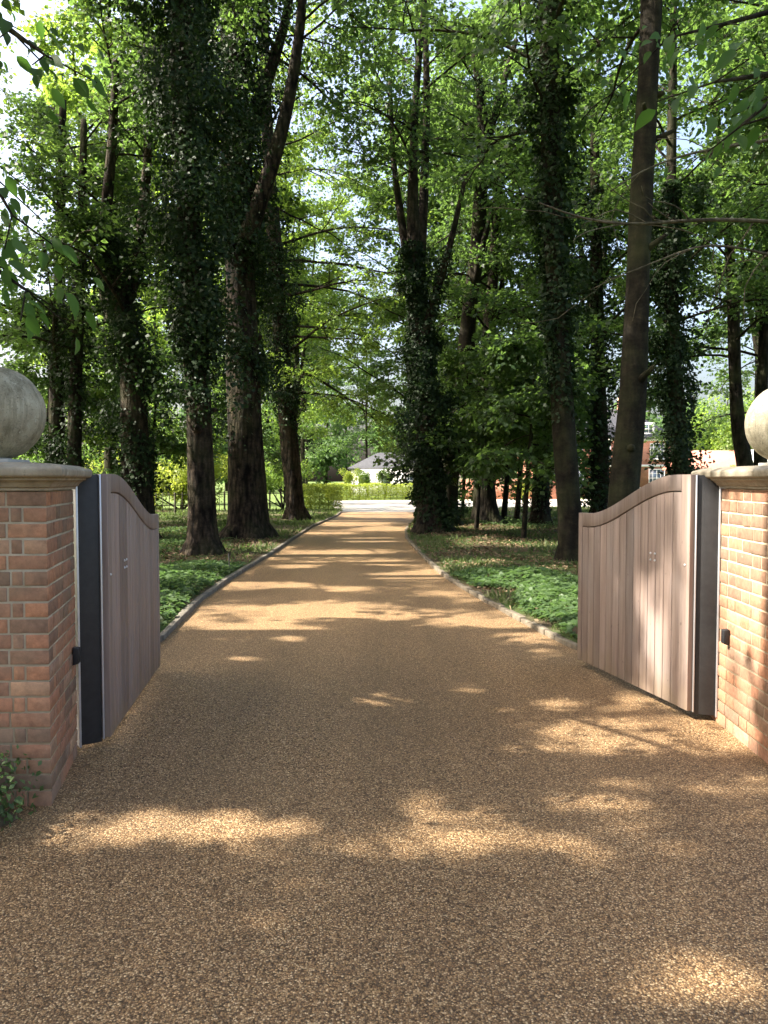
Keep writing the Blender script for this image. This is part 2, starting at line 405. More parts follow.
def leaf_mesh(name, C, A, N, L, W, mat, rnd, parent=None, loc=(0, 0, 0), detail=False, gaps=True, droop=.12):
    """C base points, A axis, N normal, L length, W width -> one mesh of leaves (world coordinates, moved by -loc)"""
    if gaps:
        keep = ~sun_open(C); C, A, N, L, W, rnd = C[keep], A[keep], N[keep], L[keep], W[keep], rnd[keep]
    C = C - np.asarray(loc)[None]
    A = nrm(A); B = nrm(np.cross(N, A)); N = np.cross(A, B)
    L = L[:, None]; W = W[:, None]; n = len(C)
    if not detail:
        v = np.stack([C, C + A * L * .5 + B * W * .5 + N * L * .08, C + A * L - N * L * droop, C + A * L * .45 - B * W * .5 + N * L * .08], 1)
        F = (np.arange(n) * 4)[:, None] + np.array([[0, 1, 2, 3]])
        return mesh_np(name, v.reshape(-1, 3), F, mat, np.repeat(rnd, 4), parent, False, loc)
    ts = [(.0, 0.0), (.18, .34), (.42, .5), (.7, .36), (1., 0.)]
    mid = [C + A * L * t - N * L * droop * 2.2 * t * t for t, _ in ts]
    lf = [mid[i] + B * W * ts[i][1] + N * W * .16 for i in (1, 2, 3)]
    rt = [mid[i] - B * W * ts[i][1] + N * W * .16 for i in (1, 2, 3)]
    v = np.stack(mid + lf + rt, 1); b = (np.arange(n) * 11)[:, None]
    T = np.concatenate([b + np.array([[0, 1, 5]]), b + np.array([[0, 8, 1]]), b + np.array([[3, 4, 7]]), b + np.array([[3, 10, 4]])])
    Q = np.concatenate([b + np.array([[1, 2, 6, 5]]), b + np.array([[2, 3, 7, 6]]), b + np.array([[2, 1, 8, 9]]), b + np.array([[3, 2, 9, 10]])])
    return mesh_np(name, v.reshape(-1, 3), [Q, T], mat, np.repeat(rnd, 11), parent, True, loc)

def wob(P, k=1.0):
    """smooth clump noise 0..1"""
    x, y, z = P[:, 0] * k, P[:, 1] * k, P[:, 2] * k
    return .5 + .25 * (np.sin(1.7 * x + 2.1 * z + 1.3 * np.sin(1.1 * y)) + np.sin(2.3 * y - 1.9 * z + 1.7 * np.sin(1.3 * x)) * .7 + np.sin(3.1 * z + 1.2 * x - 2.2 * y) * .3)

def bezier_path(p, d, L, n, wander, grav):
    pts = [np.array(p, float)]; d = np.array(d, float); d /= np.linalg.norm(d)
    for i in range(n):
        d = d + rng.normal(0, wander, 3) + np.array([0, 0, grav]); d /= np.linalg.norm(d)
        pts.append(pts[-1] + d * L / n)
    return np.array(pts), d

def limb_foliage(wood, sprays, pts, rad0, nsub, ntwig, sublen, twlen, t0=.25):
    """sub-branches and twigs along a limb; twigs are put into sprays"""
    m = len(pts) - 1; Ltot = np.linalg.norm(np.diff(pts, axis=0), axis=1).sum()
    for k in range(nsub):
        t = t0 + (1 - t0) * (k + rng.random()) / nsub
        f = t * m; i = min(int(f), m - 1); p = pts[i] + (pts[i + 1] - pts[i]) * (f - i)
        d = pts[i + 1] - pts[i]; d /= np.linalg.norm(d)
        side = np.cross(d, [0, 0, 1]); side /= np.linalg.norm(side) + 1e-6
        sg = 1 if k % 2 else -1
        dd = d * rng.uniform(.35, .9) + side * sg * rng.uniform(.5, 1.1) + np.array([0, 0, rng.uniform(-.4, .75)])
        L = sublen * Ltot * rng.uniform(.6, 1.2) * (1.15 - .55 * t)
        sp, _ = bezier_path(p, dd, L, 4, .16, -.05)
        r = max(.010, rad0 * (1 - t) * .5 + .008)
        if not (in_gap(sp[2]) or in_gap(sp[4])): wood.tube(sp, np.linspace(r, r * .35, 5), 4, caps=False)
        elif in_gap(sp[0]): continue
        for q in range(ntwig):
            tt = .2 + .8 * (q + rng.random()) / ntwig; ff = tt * 4; j = min(int(ff), 3)
            pp = sp[j] + (sp[j + 1] - sp[j]) * (ff - j); e = sp[j + 1] - sp[j]; e /= np.linalg.norm(e)
            s2 = np.cross(e, [0, 0, 1]); s2 /= np.linalg.norm(s2) + 1e-6
            de = e * .7 + s2 * (1 if q % 2 else -1) * rng.uniform(.3, 1.0) + np.array([0, 0, rng.uniform(-.7, .6)])
            de /= np.linalg.norm(de); tl = twlen * rng.uniform(.7, 1.3)
            if in_gap(pp + de * tl * .6): continue
            wood.tube(np.array([pp, pp + de * tl * .5, pp + de * tl + np.array([0, 0, -.06])]), [.007, .005, .003], 3, caps=False)
            sprays.append((pp, de, tl))

def spray_leaves(sprays, per, lsize):
    P = np.array([s[0] for s in sprays]); D = np.array([s[1] for s in sprays]); TL = np.array([s[2] for s in sprays])
    P = np.repeat(P, per, 0); D = np.repeat(D, per, 0); TL = np.repeat(TL, per); n = len(P)
    t = rng.uniform(.1, 1.05, n) * TL
    side = nrm(np.cross(D, np.array([[0, 0, 1.]]))); sg = rng.choice([-1, 1], n)[:, None]
    off = side * sg * rng.uniform(.02, .22, n)[:, None] + rng.normal(0, .06, (n, 3))
    C = P + D * t[:, None] + off
    A = D * rng.uniform(.2, 1, n)[:, None] + side * sg * rng.uniform(.3, 1, n)[:, None] + np.stack([rng.normal(0, .3, n), rng.normal(0, .3, n), rng.uniform(-.8, .15, n)], 1)
    N = np.stack([rng.normal(0, .8, n), rng.normal(0, .8, n), np.ones(n)], 1)
    L = lsize * rng.uniform(.5, 1.4, n); W = L * rng.uniform(.65, .95, n)
    rnd = np.clip(.55 * wob(C, .8) + .45 * rng.random(n), 0, 1)
    return C, A, N, L, W, rnd

def resample(P, rad, n):
    P = np.asarray(P, float); rad = np.asarray(rad, float)
    d = np.concatenate([[0], np.cumsum(np.linalg.norm(np.diff(P, axis=0), axis=1))]); t = np.linspace(0, d[-1], n)
    # smooth by averaging a dense linear interpolation
    Q = np.stack([np.interp(t, d, P[:, i]) for i in range(3)], 1); r = np.interp(t, d, rad)
    for _ in range(3):
        Q[1:-1] = .25 * Q[:-2] + .5 * Q[1:-1] + .25 * Q[2:]; r[1:-1] = .25 * r[:-2] + .5 * r[1:-1] + .25 * r[2:]
    return Q, r

def px_path(path, Y, dY=0.0):
    P, rad = [], []
    n = len(path)
    for i, (px, py, wd) in enumerate(path):
        yy = Y + dY * i / max(1, n - 1); P.append(at(px, py, yy)); rad.append(wd / 2 * yy / FPX)
    return P, rad

TREES = []
def tree(label, path, Y, bark='barkbrown', leaf='leaf', stems=(), ivy=None, z0=4.0, ztop=None, nl=16, reach=4.0, per=19, lsize=.11, nsub=7, ntwig=5,
         group='trees along the drive', bare=False, name='broadleaf_tree', flare=1.0, extra_limbs=(), base=None, up=(.15, 1.05), azbias=None, wstems=(), keep_out=False):
    """path [(px,py,width)] or list of world points with radii when base is given"""
    if base is None: P, rad = px_path(path, Y)
    else: P, rad = [Vector(p[:3]) for p in path], [p[3] for p in path]
    P[0] = Vector((P[0].x, P[0].y, -.06))
    root = empty(name, (P[0].x, P[0].y, 0)); tag(root, label, 'tree', group)
    loc = np.array([P[0].x, P[0].y, 0.])
    Q, r = resample(P, rad, 34)
    n = 18; a = np.linspace(0, 2 * math.pi, n, endpoint=False); ph = rng.uniform(0, 6.28, 4)
    z = Q[:, 2] - Q[0, 2]
    fl = 1 + (flare * .42 * np.exp(-z / .20)[:, None]) * (1 + 1.0 * np.sin(5 * a + ph[0])[None] + .4 * np.sin(3 * a + ph[1])[None]) + .05 * np.sin(2 * a[None] + z[:, None] * .9 + ph[2]) + .05 * np.sin(4 * a[None] + z[:, None] * 1.7 + ph[3]) 
    wood = MB(); wood.tube(Q - loc, r, n, flare=fl)
    sprays = []
    top = Q[-1, 2]
    paths = [(Q, r)]
    for st in stems:
        SP, sr = px_path(st[0], Y + st[1], st[2] if len(st) > 2 else 0)
        SQ, srr = resample(SP, sr, 18); wood.tube(SQ - loc, srr, 9); paths.append((SQ, srr))
    for st in wstems:
        SQ, srr = resample([p[:3] for p in st], [p[3] for p in st], 18); wood.tube(SQ - loc, srr, 8); paths.append((SQ, srr))
    W2 = MB()
    if not bare:
        for si, (SQ, sr) in enumerate(paths):
            m = len(SQ); cnt = nl if si == 0 else max(4, nl // 2)
            lo = np.searchsorted(SQ[:, 2], z0) if SQ[-1, 2] > z0 else m
            if lo >= m - 2: continue
            g0 = rng.uniform(0, 6.28)
            for k in range(cnt):
                f = lo + (m - 1 - lo) * ((k + rng.random() * .8) / cnt); i = min(int(f), m - 2)
                p = SQ[i] + (SQ[i + 1] - SQ[i]) * (f - i); az = g0 + k * 2.4 + rng.normal(0, .3)
                if azbias is not None and rng.random() < .45: az = azbias + rng.normal(0, .6)
                h = (p[2] - z0) / max(1., top - z0)
                L = reach * (1.0 - .45 * h) * rng.uniform(.65, 1.15) * (1 if si == 0 else .65)
                el = rng.uniform(*up)
                for tr in range(7):
                    lp, _ = bezier_path(p, [math.cos(az) * math.cos(el), math.sin(az) * math.cos(el), math.sin(el)], L, 7, .10, -.07)
                    if (sum(in_gap(q) for q in lp) > 0) or (keep_out and any(in_view(q) for q in lp)): az += 1.1; el = rng.uniform(*up); L *= .95
                    else: break
                else: continue
                rl = min(sr[i] * .45, .014 + L * .0075)
                wood.tube(lp - loc, np.linspace(rl, .012, 8), 6, caps=False)
                limb_foliage(W2, sprays, lp, rl, nsub, ntwig, .34, .55)
    for (pp, rl, ns, nw) in extra_limbs:
        lp, lr = resample(pp, rl, 12); wood.tube(lp - loc, lr, 7)
        limb_foliage(W2, sprays, lp, lr[0] * .5, ns, nw, .3, .5, .3)
    if W2.n:
        W2.V = [v - loc for v in W2.V]
        for v, rr_ in zip(W2.V, W2.r): pass
        off = wood.n
        wood.Q += [q + off for q in W2.Q]; wood.T += [t + off for t in W2.T]; wood.V += W2.V; wood.r += W2.r; wood.n += W2.n
    if bark == 'barkgrey' and ivy is None and base is None or bark == 'barkbrown':
        for k in range(6):
            i = rng.integers(6, 26); az = rng.uniform(0, 6.28); d = np.array([math.cos(az), math.sin(az), rng.uniform(.1, .7)])
            wood.tube(np.array([Q[i] + d * r[i] * .7, Q[i] + d * (r[i] + .05), Q[i] + d * (r[i] + rng.uniform(.08, .3))]) - loc, [r[i] * .4, r[i] * .26, r[i] * .16], 7)
    wood.build('trunk', M[bark], root, True)
    if keep_out: sprays = [q for q in sprays if not in_view(q[0] + q[1] * q[2])]
    if sprays:
        _crown(sprays, per, lsize, M[leaf], root, loc)
    if ivy:
        for src, iv in zip(paths, ivy if isinstance(ivy, list) else [ivy]):
            if iv: make_ivy(src, iv, root, loc)
    return root

def _crown(sprays, per, lsize, mat, root, loc):
    C, A, N, L, W, rnd = spray_leaves(sprays, per, lsize)
    o = leaf_mesh('crown', C, A, N, L, W, mat, rnd, root, loc)
    o.parent = root; o.location = (0, 0, 0); return o

def make_ivy(src, iv, root, loc):
    """iv = (z from, z to, extra thickness at bottom, at top, leaves per metre)"""
    Q, r = src; z0, z1, th0, th1, dens = iv[:5]
    n = int((z1 - z0) * dens)
    z = rng.uniform(z0, z1, n); az = rng.uniform(0, 2 * math.pi, n)
    cx = np.interp(z, Q[:, 2], Q[:, 0]); cyy = np.interp(z, Q[:, 2], Q[:, 1]); rr = np.interp(z, Q[:, 2], r)
    t = (z - z0) / (z1 - z0); th = th0 + (th1 - th0) * t
    if len(iv) > 5: th = th + iv[7] * np.exp(-((z - iv[5]) / iv[6]) ** 2)
    cl = wob(np.stack([np.cos(az) * 1.6 + cx, np.sin(az) * 1.6 + cyy, z * 1.1], 1), 1.2)
    edge = np.minimum(1, np.minimum(t * 4 + .08, (1 - t) * 4 + .2))
    keep = rng.random(n) < (.15 + 1.0 * cl) * np.minimum(1, .25 + t * 5)
    off = rr + th * edge * (.10 + 1.25 * cl ** 1.3) * (.12 + .88 * rng.random(n) ** .7)
    C = np.stack([cx + np.cos(az) * off, cyy + np.sin(az) * off, z], 1)
    out = np.stack([np.cos(az), np.sin(az), np.zeros(n)], 1)
    A = out * .25 + np.stack([rng.normal(0, .45, n), rng.normal(0, .45, n), rng.uniform(-1, .1, n)], 1)
    N = out + np.stack([rng.normal(0, .5, n), rng.normal(0, .5, n), rng.uniform(0, .9, n)], 1)
    # ragged bunches of ivy shoots standing out from the trunk
    nc = max(4, int((z1 - z0) * 4.5 * (.5 + th0 + th1))); b = rng.integers(0, nc, int(n * .38)); m_ = len(b)
    zc = rng.uniform(z0 + .2, z1, nc); ac = rng.uniform(0, 2 * math.pi, nc); tc = (zc - z0) / (z1 - z0)
    oc = np.interp(zc, Q[:, 2], r) + (th0 + (th1 - th0) * tc) * rng.uniform(.4, 1.35, nc) + .06
    if len(iv) > 5: oc = oc + iv[7] * np.exp(-((zc - iv[5]) / iv[6]) ** 2) * rng.uniform(.3, 1.2, nc)
    rc = rng.uniform(.10, .26, nc) * (.6 + th0 + .5 * th1)
    Cb = np.stack([np.interp(zc, Q[:, 2], Q[:, 0]) + np.cos(ac) * oc, np.interp(zc, Q[:, 2], Q[:, 1]) + np.sin(ac) * oc, zc], 1)[b] + rng.normal(0, 1, (m_, 3)) * rc[b][:, None] * [1, 1, .9]
    ob = np.stack([np.cos(ac), np.sin(ac), 0 * ac], 1)[b]
    C = np.vstack([C, Cb]); A = np.vstack([A, ob * .5 + rng.normal(0, .5, (m_, 3)) - [0, 0, .35]]); N = np.vstack([N, ob * .5 + rng.normal(0, .55, (m_, 3)) + [0, 0, .6]])
    keep = np.concatenate([keep, Cb[:, 2] > .05]); cl = np.concatenate([cl, rng.random(nc)[b]]); n = n + m_
    L = rng.uniform(.045, .115, n); W = L * rng.uniform(.75, 1.0, n); rnd = np.clip(.4 * cl + .6 * rng.random(n), 0, 1)
    o = leaf_mesh('ivy', C[keep], A[keep], N[keep], L[keep], W[keep], M['ivy'], rnd[keep], root, loc, gaps=True)
    o.parent = root; o.location = (0, 0, 0)

# ------------------------------------------------------------------ ground, drive, kerbs
LEFT = [(-6, -12), (-6, 2.2), (-5.5, 3.2), (-3.2, 4.4), (-2.3, 5.6), (-2.05, 6.5), (-2.08, 7.03), (-2.29, 9.7), (-2.33, 12.0), (-2.27, 16.4), (-2.3, 20.5), (-2.3, 24.5), (-2.1, 29), (-1.95, 32.5), (-2.0, 36.5)]
RIGHT = [(6, -12), (6, 3.4), (5, 4.6), (2.9, 5.4), (1.9, 6.3), (1.75, 6.7), (1.66, 7.03), (1.5, 7.92), (1.2, 9.86), (.95, 11.8), (.85, 13.1), (.68, 16.5), (.56, 20.1), (.62, 23), (.82, 26), (1.2, 30), (2.2, 34.5), (3.4, 36.5)]
def ex(poly, y):
    p = np.array(poly); return float(np.interp(y, p[:, 1], p[:, 0]))
def sheet(name, rows, mat, kind='structure', ncol=12, zf=None):
    V = []; 
    for (y, x0, x1) in rows:
        for i in range(ncol + 1):
            x = x0 + (x1 - x0) * i / ncol; V.append((x, y, zf(x, y) if zf else 0))
    m = len(rows); F = [[r * (ncol + 1) + i, r * (ncol + 1) + i + 1, (r + 1) * (ncol + 1) + i + 1, (r + 1) * (ncol + 1) + i] for r in range(m - 1) for i in range(ncol)]
    o = mesh_np(name, np.array(V), np.array(F), mat, smooth=True); tag(o, kind=kind); return o

g = sheet('ground', [(-60, -400, 400), (60, -400, 400), (700, -400, 400)], M['lawn'], zf=lambda x, y: -.06)
ys = [-12, -6, 0, 2.2, 3.2, 4, 4.4, 5, 5.6, 6.1, 6.5, 7.03] + list(np.arange(7.6, 36.5, .7)) + [36.5]
sheet('driveway', [(y, ex(LEFT, y), ex(RIGHT, y)) for y in ys], M['gravel'], zf=lambda x, y: 0)
def vz(x, y):
    d = min(abs(x - ex(LEFT, y)), abs(x - ex(RIGHT, y)))
    return .045 + min(1, d / 1.5) * (.03 + .06 * math.sin(x * 1.3 + y * .7) * math.sin(y * .9 - x * .4) * .6 + .02 * math.sin(x * 3.1 + y * 2.3))
vy = [4.6, 5.0, 5.4, 5.9, 6.4] + list(np.arange(6.9, 36.6, .6)) + [37.0]
sheet('verge', [(y, -30 + 0 * y, ex(LEFT, y) - .05) for y in vy], M['ground'], ncol=60, zf=vz)
vy2 = [5.4, 5.9, 6.4] + list(np.arange(6.9, 36.6, .6)) + [38.5, 40.6]
sheet('verge', [(y, ex(RIGHT, y) + .05 if y < 36.6 else 3.5 + (y - 36.5) * .7, 34) for y in vy2], M['ground'], ncol=60, zf=vz)
sheet('courtyard', [(36.4, -2.0, 3.5), (38, -2.3, 34), (47, -3.2, 60), (57.5, -3.8, 60), (60, 8, 60), (62, 8, 60)], M['gravel_pale'], zf=lambda x, y: -.004)

def kerb(poly, y0, y1, side, bl, hgt, mat):
    mb = MB(); y = y0
    while y < y1:
        L = bl * random.uniform(.85, 1.15); ya, yb = y + .006, min(y + L, y1) - .006
        xa, xb = ex(poly, ya), ex(poly, yb); wd = .075 * random.uniform(.85, 1.1); h = hgt * random.uniform(.8, 1.15); j = random.uniform(-.008, .008)
        o1 = xa + side * wd; o2 = xb + side * wd
        c = [(xa + j, ya, -.08), (o1 + j, ya, -.08), (o2 + j, yb, -.08), (xb + j, yb, -.08)]
        if side < 0: c = [c[1], c[0], c[3], c[2]]
        t = [(p[0] + random.uniform(-.004, .004), p[1], h + random.uniform(-.006, .006)) for p in c]
        mb.hexa(c, t); y += L
    o = mb.build('kerb', mat); bevel(o, .01, 2); tag(o, kind='structure'); return o
kerb(LEFT, 5.4, 36.3, -1, .9, .06, M['kerbgrey'])
kerb(RIGHT, 6.1, 34.5, 1, .24, .05, M['granite'])

# bare soil bed at the foot of the near pier
bm = MB(); 
nb = 22; aa = np.linspace(0, 2 * math.pi, nb, endpoint=False)
ring = np.array([(-2.15 + math.cos(t) * (.50 + .04 * math.sin(5 * t)), 3.33 + math.sin(t) * (.22 + .03 * math.sin(3 * t)), .004) for t in aa])
bm.add(np.vstack([ring, ring * [1, 1, 1] * .0 + (ring - [-2.15, 3.33, 0]) * .6 + [-2.15, 3.33, .035], [[-2.15, 3.33, .05]]]), [[i, (i + 1) % nb, nb + (i + 1) % nb, nb + i] for i in range(nb)], [[nb + i, nb + (i + 1) % nb, 2 * nb] for i in range(nb)])
tag(bm.build('soil_bed', M['soil'], smooth=True), kind='structure')

# ------------------------------------------------------------------ gate piers
def inset_poly(poly, d):
    """offset a counter-clockwise polygon outwards by d"""
    n = len(poly); out = []
    for i in range(n):
        p0, p1, p2 = (np.array(poly[(i + k) % n], float) for k in (-1, 0, 1))
        e1 = (p1 - p0) / np.linalg.norm(p1 - p0); e2 = (p2 - p1) / np.linalg.norm(p2 - p1)
        n1 = np.array([e1[1], -e1[0]]); n2 = np.array([e2[1], -e2[0]])
        b = n1 + n2; b /= np.linalg.norm(b); out.append(p1 + b * d / max(.3, b @ n1))
    return np.array(out)

def pier(poly, label, ball_xy, ztop, sensor, seed):
    rnd = random.Random(seed)
    c = np.mean(poly, 0); root = empty('gate_pier', (c[0], c[1], 0)); tag(root, label, 'gate pier', 'brick gate piers')
    poly = [np.array(p, float) - c for p in poly]           # counter-clockwise
    core = inset_poly(poly, -.0045); mb = MB()
    mb.hexa([(p[0], p[1], -.1) for p in core], [(p[0], p[1], ztop - .003) for p in core])
    mb.build('mortar', M['mortar'], root)
    bk = MB(); H = .0745; nc = int(round(ztop / H)); H = ztop / nc; jt = .0098
    for ci in range(nc):
        z0 = ci * H + jt * .5; z1 = (ci + 1) * H - jt * .5
        if ci == 0: z0 = -.08
        for ei in range(4):
            p0, p1 = poly[ei], poly[(ei + 1) % 4]; L = np.linalg.norm(p1 - p0); e = (p1 - p0) / L; nn = np.array([e[1], -e[0]])
            pat = []; odd = (ci + ei) % 2
            s = 0.; seq = [.215, .102] if odd else [.102, .046, .215, .102]
            k = 0; cyc = [.215, .102]
            lens = list(seq)
            while sum(lens) + jt * len(lens) < L - .06:
                lens.append(cyc[k % 2] if not odd else cyc[k % 2]); k += 1
            sc = (L - jt * (len(lens) - 1)) / sum(lens)
            if ei == 0 or (ei == 3 and poly[0][0] > -9 and seed == 8): lens = lens[::-1]
            for bi, bl in enumerate(lens):
                bl *= sc; a, b = s, s + bl; s = b + jt
                dep = .045; ia = a + (dep if bi == 0 else 0); ib = b - (dep if bi == len(lens) - 1 else 0)
                pr = rnd.uniform(-.003, .001)
                def pt(t, d): q = p0 + e * t + nn * d; return q
                A0, B0, B1, A1 = pt(a, pr), pt(b, pr), pt(ib, -dep), pt(ia, -dep)
                jz = rnd.uniform(-.0015, .0015)
                q = [(*A0, z0 + jz), (*B0, z0 + jz), (*B1, z0), (*A1, z0)]; t = [(*A0, z1 + jz), (*B0, z1 + jz), (*B1, z1), (*A1, z1)]
                v = rnd.random()
                if z0 > ztop - .45: v = v * .35 + (.6 if rnd.random() < .25 else 0)
                bk.hexa(q, t, v)
    o = bk.build('brickwork', M['brick'], root); bevel(o, .0026, 2)
    # moulded cap stone
    prof = [(-.02, 0), (.012, 0), (.012, .014), (.022, .017), (.030, .030), (.046, .044), (.060, .050), (.060, .060), (.078, .062), (.088, .070), (.090, .098), (.084, .106), (.03, .125), (-.12, .135)]
    V = []; n = len(prof)
    for (d, z) in prof:
        for p in inset_poly(poly, d): V.append((p[0], p[1], ztop + z))
    Q = [[i * 4 + j, i * 4 + (j + 1) % 4, (i + 1) * 4 + (j + 1) % 4, (i + 1) * 4 + j] for i in range(n - 1) for j in range(4)]
    Q.append([(n - 1) * 4 + j for j in range(4)]); Q.append([3, 2, 1, 0])
    cp = MB(); cp.add(V, Q); o = cp.build('cap_stone', M['stone'], root); bevel(o, .004, 2)
    zt = ztop + .133; bx, by = ball_xy[0] - c[0], ball_xy[1] - c[1]
    pl = MB(); 
    pl.box(bx - .115, bx + .115, by - .115, by + .115, zt - .01, zt + .02)
    pl.tube([(bx, by, zt + .02), (bx, by, zt + .026), (bx, by, zt + .034)], [.075, .07, .065], 24, caps=True)
    bevel(pl.build('plinth', M['lead'], root), .004, 2)
    # ball
    b = bmesh.new(); bmesh.ops.create_uvsphere(b, u_segments=64, v_segments=40, radius=.2325)
    for v in b.verts:
        d = v.co.normalized(); v.co *= 1 + .006 * math.sin(d.x * 5 + d.z * 3 + seed) + .004 * math.sin(d.y * 9 - d.z * 7)
    me = bpy.data.meshes.new('ball_finial'); b.to_mesh(me); b.free(); me.materials.append(M['ballstone'])
    for f in me.polygons: f.use_smooth = True
    o = bpy.data.objects.new('ball_finial', me); o.parent = root; o.location = (bx, by, zt + .018 + .2325); col.objects.link(o)
    # small black sensor on the inner face
    p, q, sgn = sensor; p = np.array(p) - c; q = np.array(q) - c; e = (q - p) / np.linalg.norm(q - p); nn = np.array([e[1], -e[0]])
    sb = MB(); zc = .57; hw, hh = .022, .05
    def P(t, d, z): r = p + e * t + nn * d; return (r[0], r[1], z)
    sb.hexa([P(-hw, .0, zc - hh), P(hw, .0, zc - hh), P(hw, .035, zc - hh + .012), P(-hw, .035, zc - hh + .012)][::-1], [P(-hw, .0, zc + hh), P(hw, .0, zc + hh), P(hw, .035, zc + hh - .006), P(-hw, .035, zc + hh - .006)][::-1])
    o = sb.build('sensor', M['plastic'], root); bevel(o, .005, 3)
    return root

ZP = 1.47
LP = [(-2.30, 3.51), (-1.55, 3.53), (-1.70, 4.21), (-2.42, 4.19)]
RP = [(2.05, 3.97), (2.70, 3.95), (2.74, 4.98), (2.105, 4.98)]
pier(LP, 'brown brick gate pier with stone ball, weeds growing at its foot', (-1.945, 3.87), ZP, ((-1.68, 4.12), (-1.7, 4.21), 1), 3)
# inner face of the other pier runs from its far corner to its near corner
pier(RP, 'sunlit orange brick gate pier with stone ball and shadowed foot', (2.385, 4.56), ZP, ((2.083, 4.62), (2.08, 4.5), 1), 8)

# ------------------------------------------------------------------ gates
def swoop(s):
    t = min(1, max(0, (s - .10) / .80)); t = t * t * (3 - 2 * t); return 1.555 - .30 * t
def gate(hinge, end, label, face, postfrom, seed):
    """face +1: the boards that show look to local +y"""
    h = Vector((*hinge, 0)); e = Vector((*end, 0)); L = (e - h).length; rz = math.atan2(e.y - h.y, e.x - h.x)
    root = empty('wooden_gate', h, rz); tag(root, label, 'gate', 'open wooden driveway gates')
    rnd = random.Random(seed); f = face; zb = .055
    st0, st1 = .095, .065; nb = 14; bw = (L - st0 - st1) / nb; rail = .105
    bd = MB()
    bd.box(st0 - .02, L - st1 + .02, *( sorted((f * -.03, f * .004)) ), zb + .02, 1.14)      # ledge behind the boards
    for i in range(nb):
        x0 = st0 + i * bw + .0028; x1 = st0 + (i + 1) * bw - .0028; r = rnd.random()
        z0, z1 = swoop(x0 / L) - rail - .007, swoop(x1 / L) - rail - .007
        ya, yb = sorted((f * .005, f * .030)); 
        b = [(x0, ya, zb), (x1, ya, zb), (x1, yb, zb), (x0, yb, zb)]; t = [(x0, ya, z0), (x1, ya, z1), (x1, yb, z1), (x0, yb, z0)]
        bd.hexa(b, t, r)
    o = bd.build('board_panel', M['wood'], root); bevel(o, .003, 2)
    fr = MB(); ya, yb = sorted((f * -.034, f * .034))
    fr.box(0, st0, ya, yb, zb, swoop(st0 / L * .3), .45)
    fr.box(L - st1, L, ya, yb, zb, swoop(1.0) - .001, .35)
    n = 26; X = np.linspace(st0 + .001, L - st1 - .001, n)
    V = []; 
    for x in X:
        zt = swoop(x / L); V += [(x, ya, zt - rail), (x, yb, zt - rail), (x, yb, zt), (x, ya, zt)]
    Q = [[i * 4 + j, (i + 1) * 4 + j, (i + 1) * 4 + (j + 1) % 4, i * 4 + (j + 1) % 4] for i in range(n - 1) for j in range(4)]
    Q += [[0, 1, 2, 3], [(n - 1) * 4 + j for j in (3, 2, 1, 0)]]
    fr.add(V, Q, r=.15)
    o = fr.build('frame', M['wood'], root); bevel(o, .003, 2)
    # aluminium and steel hinge post between the leaf and the pier
    pf = root.matrix_basis.inverted() @ Vector((*postfrom, 0)); d = Vector((pf.x, pf.y)); dl = d.length; d.normalize()
    nrm_ = Vector((-d.y, d.x)) 
    camv = root.matrix_basis.inverted() @ Vector((0, 0, 0)); 
    if nrm_.dot(Vector((camv.x, camv.y)) - d * dl * .5) < 0: nrm_ = -nrm_
    def strip(name, t0, t1, n0, n1, z0, z1, mat):
        m = MB(); c = [d * t0 + nrm_ * n0, d * t1 + nrm_ * n0, d * t1 + nrm_ * n1, d * t0 + nrm_ * n1]
        ar = sum(c[i].x * c[(i + 1) % 4].y - c[(i + 1) % 4].x * c[i].y for i in range(4))
        if ar < 0: c = c[::-1]
        m.hexa([(p.x, p.y, z0) for p in c], [(p.x, p.y, z1) for p in c]); return bevel(m.build(name, mat, root), .002, 2)
    strip('hinge_post', .014, dl - .016, -.07, 0, .035, 1.55, M['steel'])
    strip('edge_trim', .002, .012, -.06, .012, .05, 1.552, M['alu'])
    strip('edge_trim', dl - .014, dl - .002, -.06, .014, .03, 1.53, M['alu'])
    # four coach bolts in the middle and one by the hinge
    for (bx, bz) in ((.42, 1.02), (.475, 1.02), (.42, .975), (.475, .975), (.05, .98)):
        m = MB(); y0 = f * (.029 if bx > .1 else .033)
        x = bx * L / 1.6
        m.tube([(x, y0, bz), (x, y0 + f * .005, bz)], [.009, .007], 10); m.build('bolt', M['alu'], root, True)
    return root
gate((-1.59, 4.32), (-1.80, 6.02), 'shaded wooden gate leaf with curved top beside the brown brick pier', -1, (-1.705, 4.235), 2)
gate((1.955, 4.83), (1.62, 6.27), 'sunlit wooden gate leaf with curved top and tree shadows on its boards', 1, (2.098, 4.78), 5)

# ------------------------------------------------------------------ trees in view
t = tree
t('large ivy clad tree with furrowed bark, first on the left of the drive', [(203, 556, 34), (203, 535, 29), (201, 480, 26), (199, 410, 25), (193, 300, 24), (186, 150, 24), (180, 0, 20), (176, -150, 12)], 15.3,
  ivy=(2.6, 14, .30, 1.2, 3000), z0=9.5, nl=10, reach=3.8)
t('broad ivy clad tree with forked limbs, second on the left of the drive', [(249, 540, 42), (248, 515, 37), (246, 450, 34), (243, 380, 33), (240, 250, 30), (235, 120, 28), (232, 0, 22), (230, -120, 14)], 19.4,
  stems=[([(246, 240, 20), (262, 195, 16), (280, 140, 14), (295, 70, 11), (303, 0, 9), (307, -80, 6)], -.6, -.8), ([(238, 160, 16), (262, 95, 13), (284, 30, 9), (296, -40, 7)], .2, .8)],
  ivy=[(2.5, 16, .28, 1.05, 2800), None, None], z0=11.0, nl=11, reach=4.8, azbias=R(10))
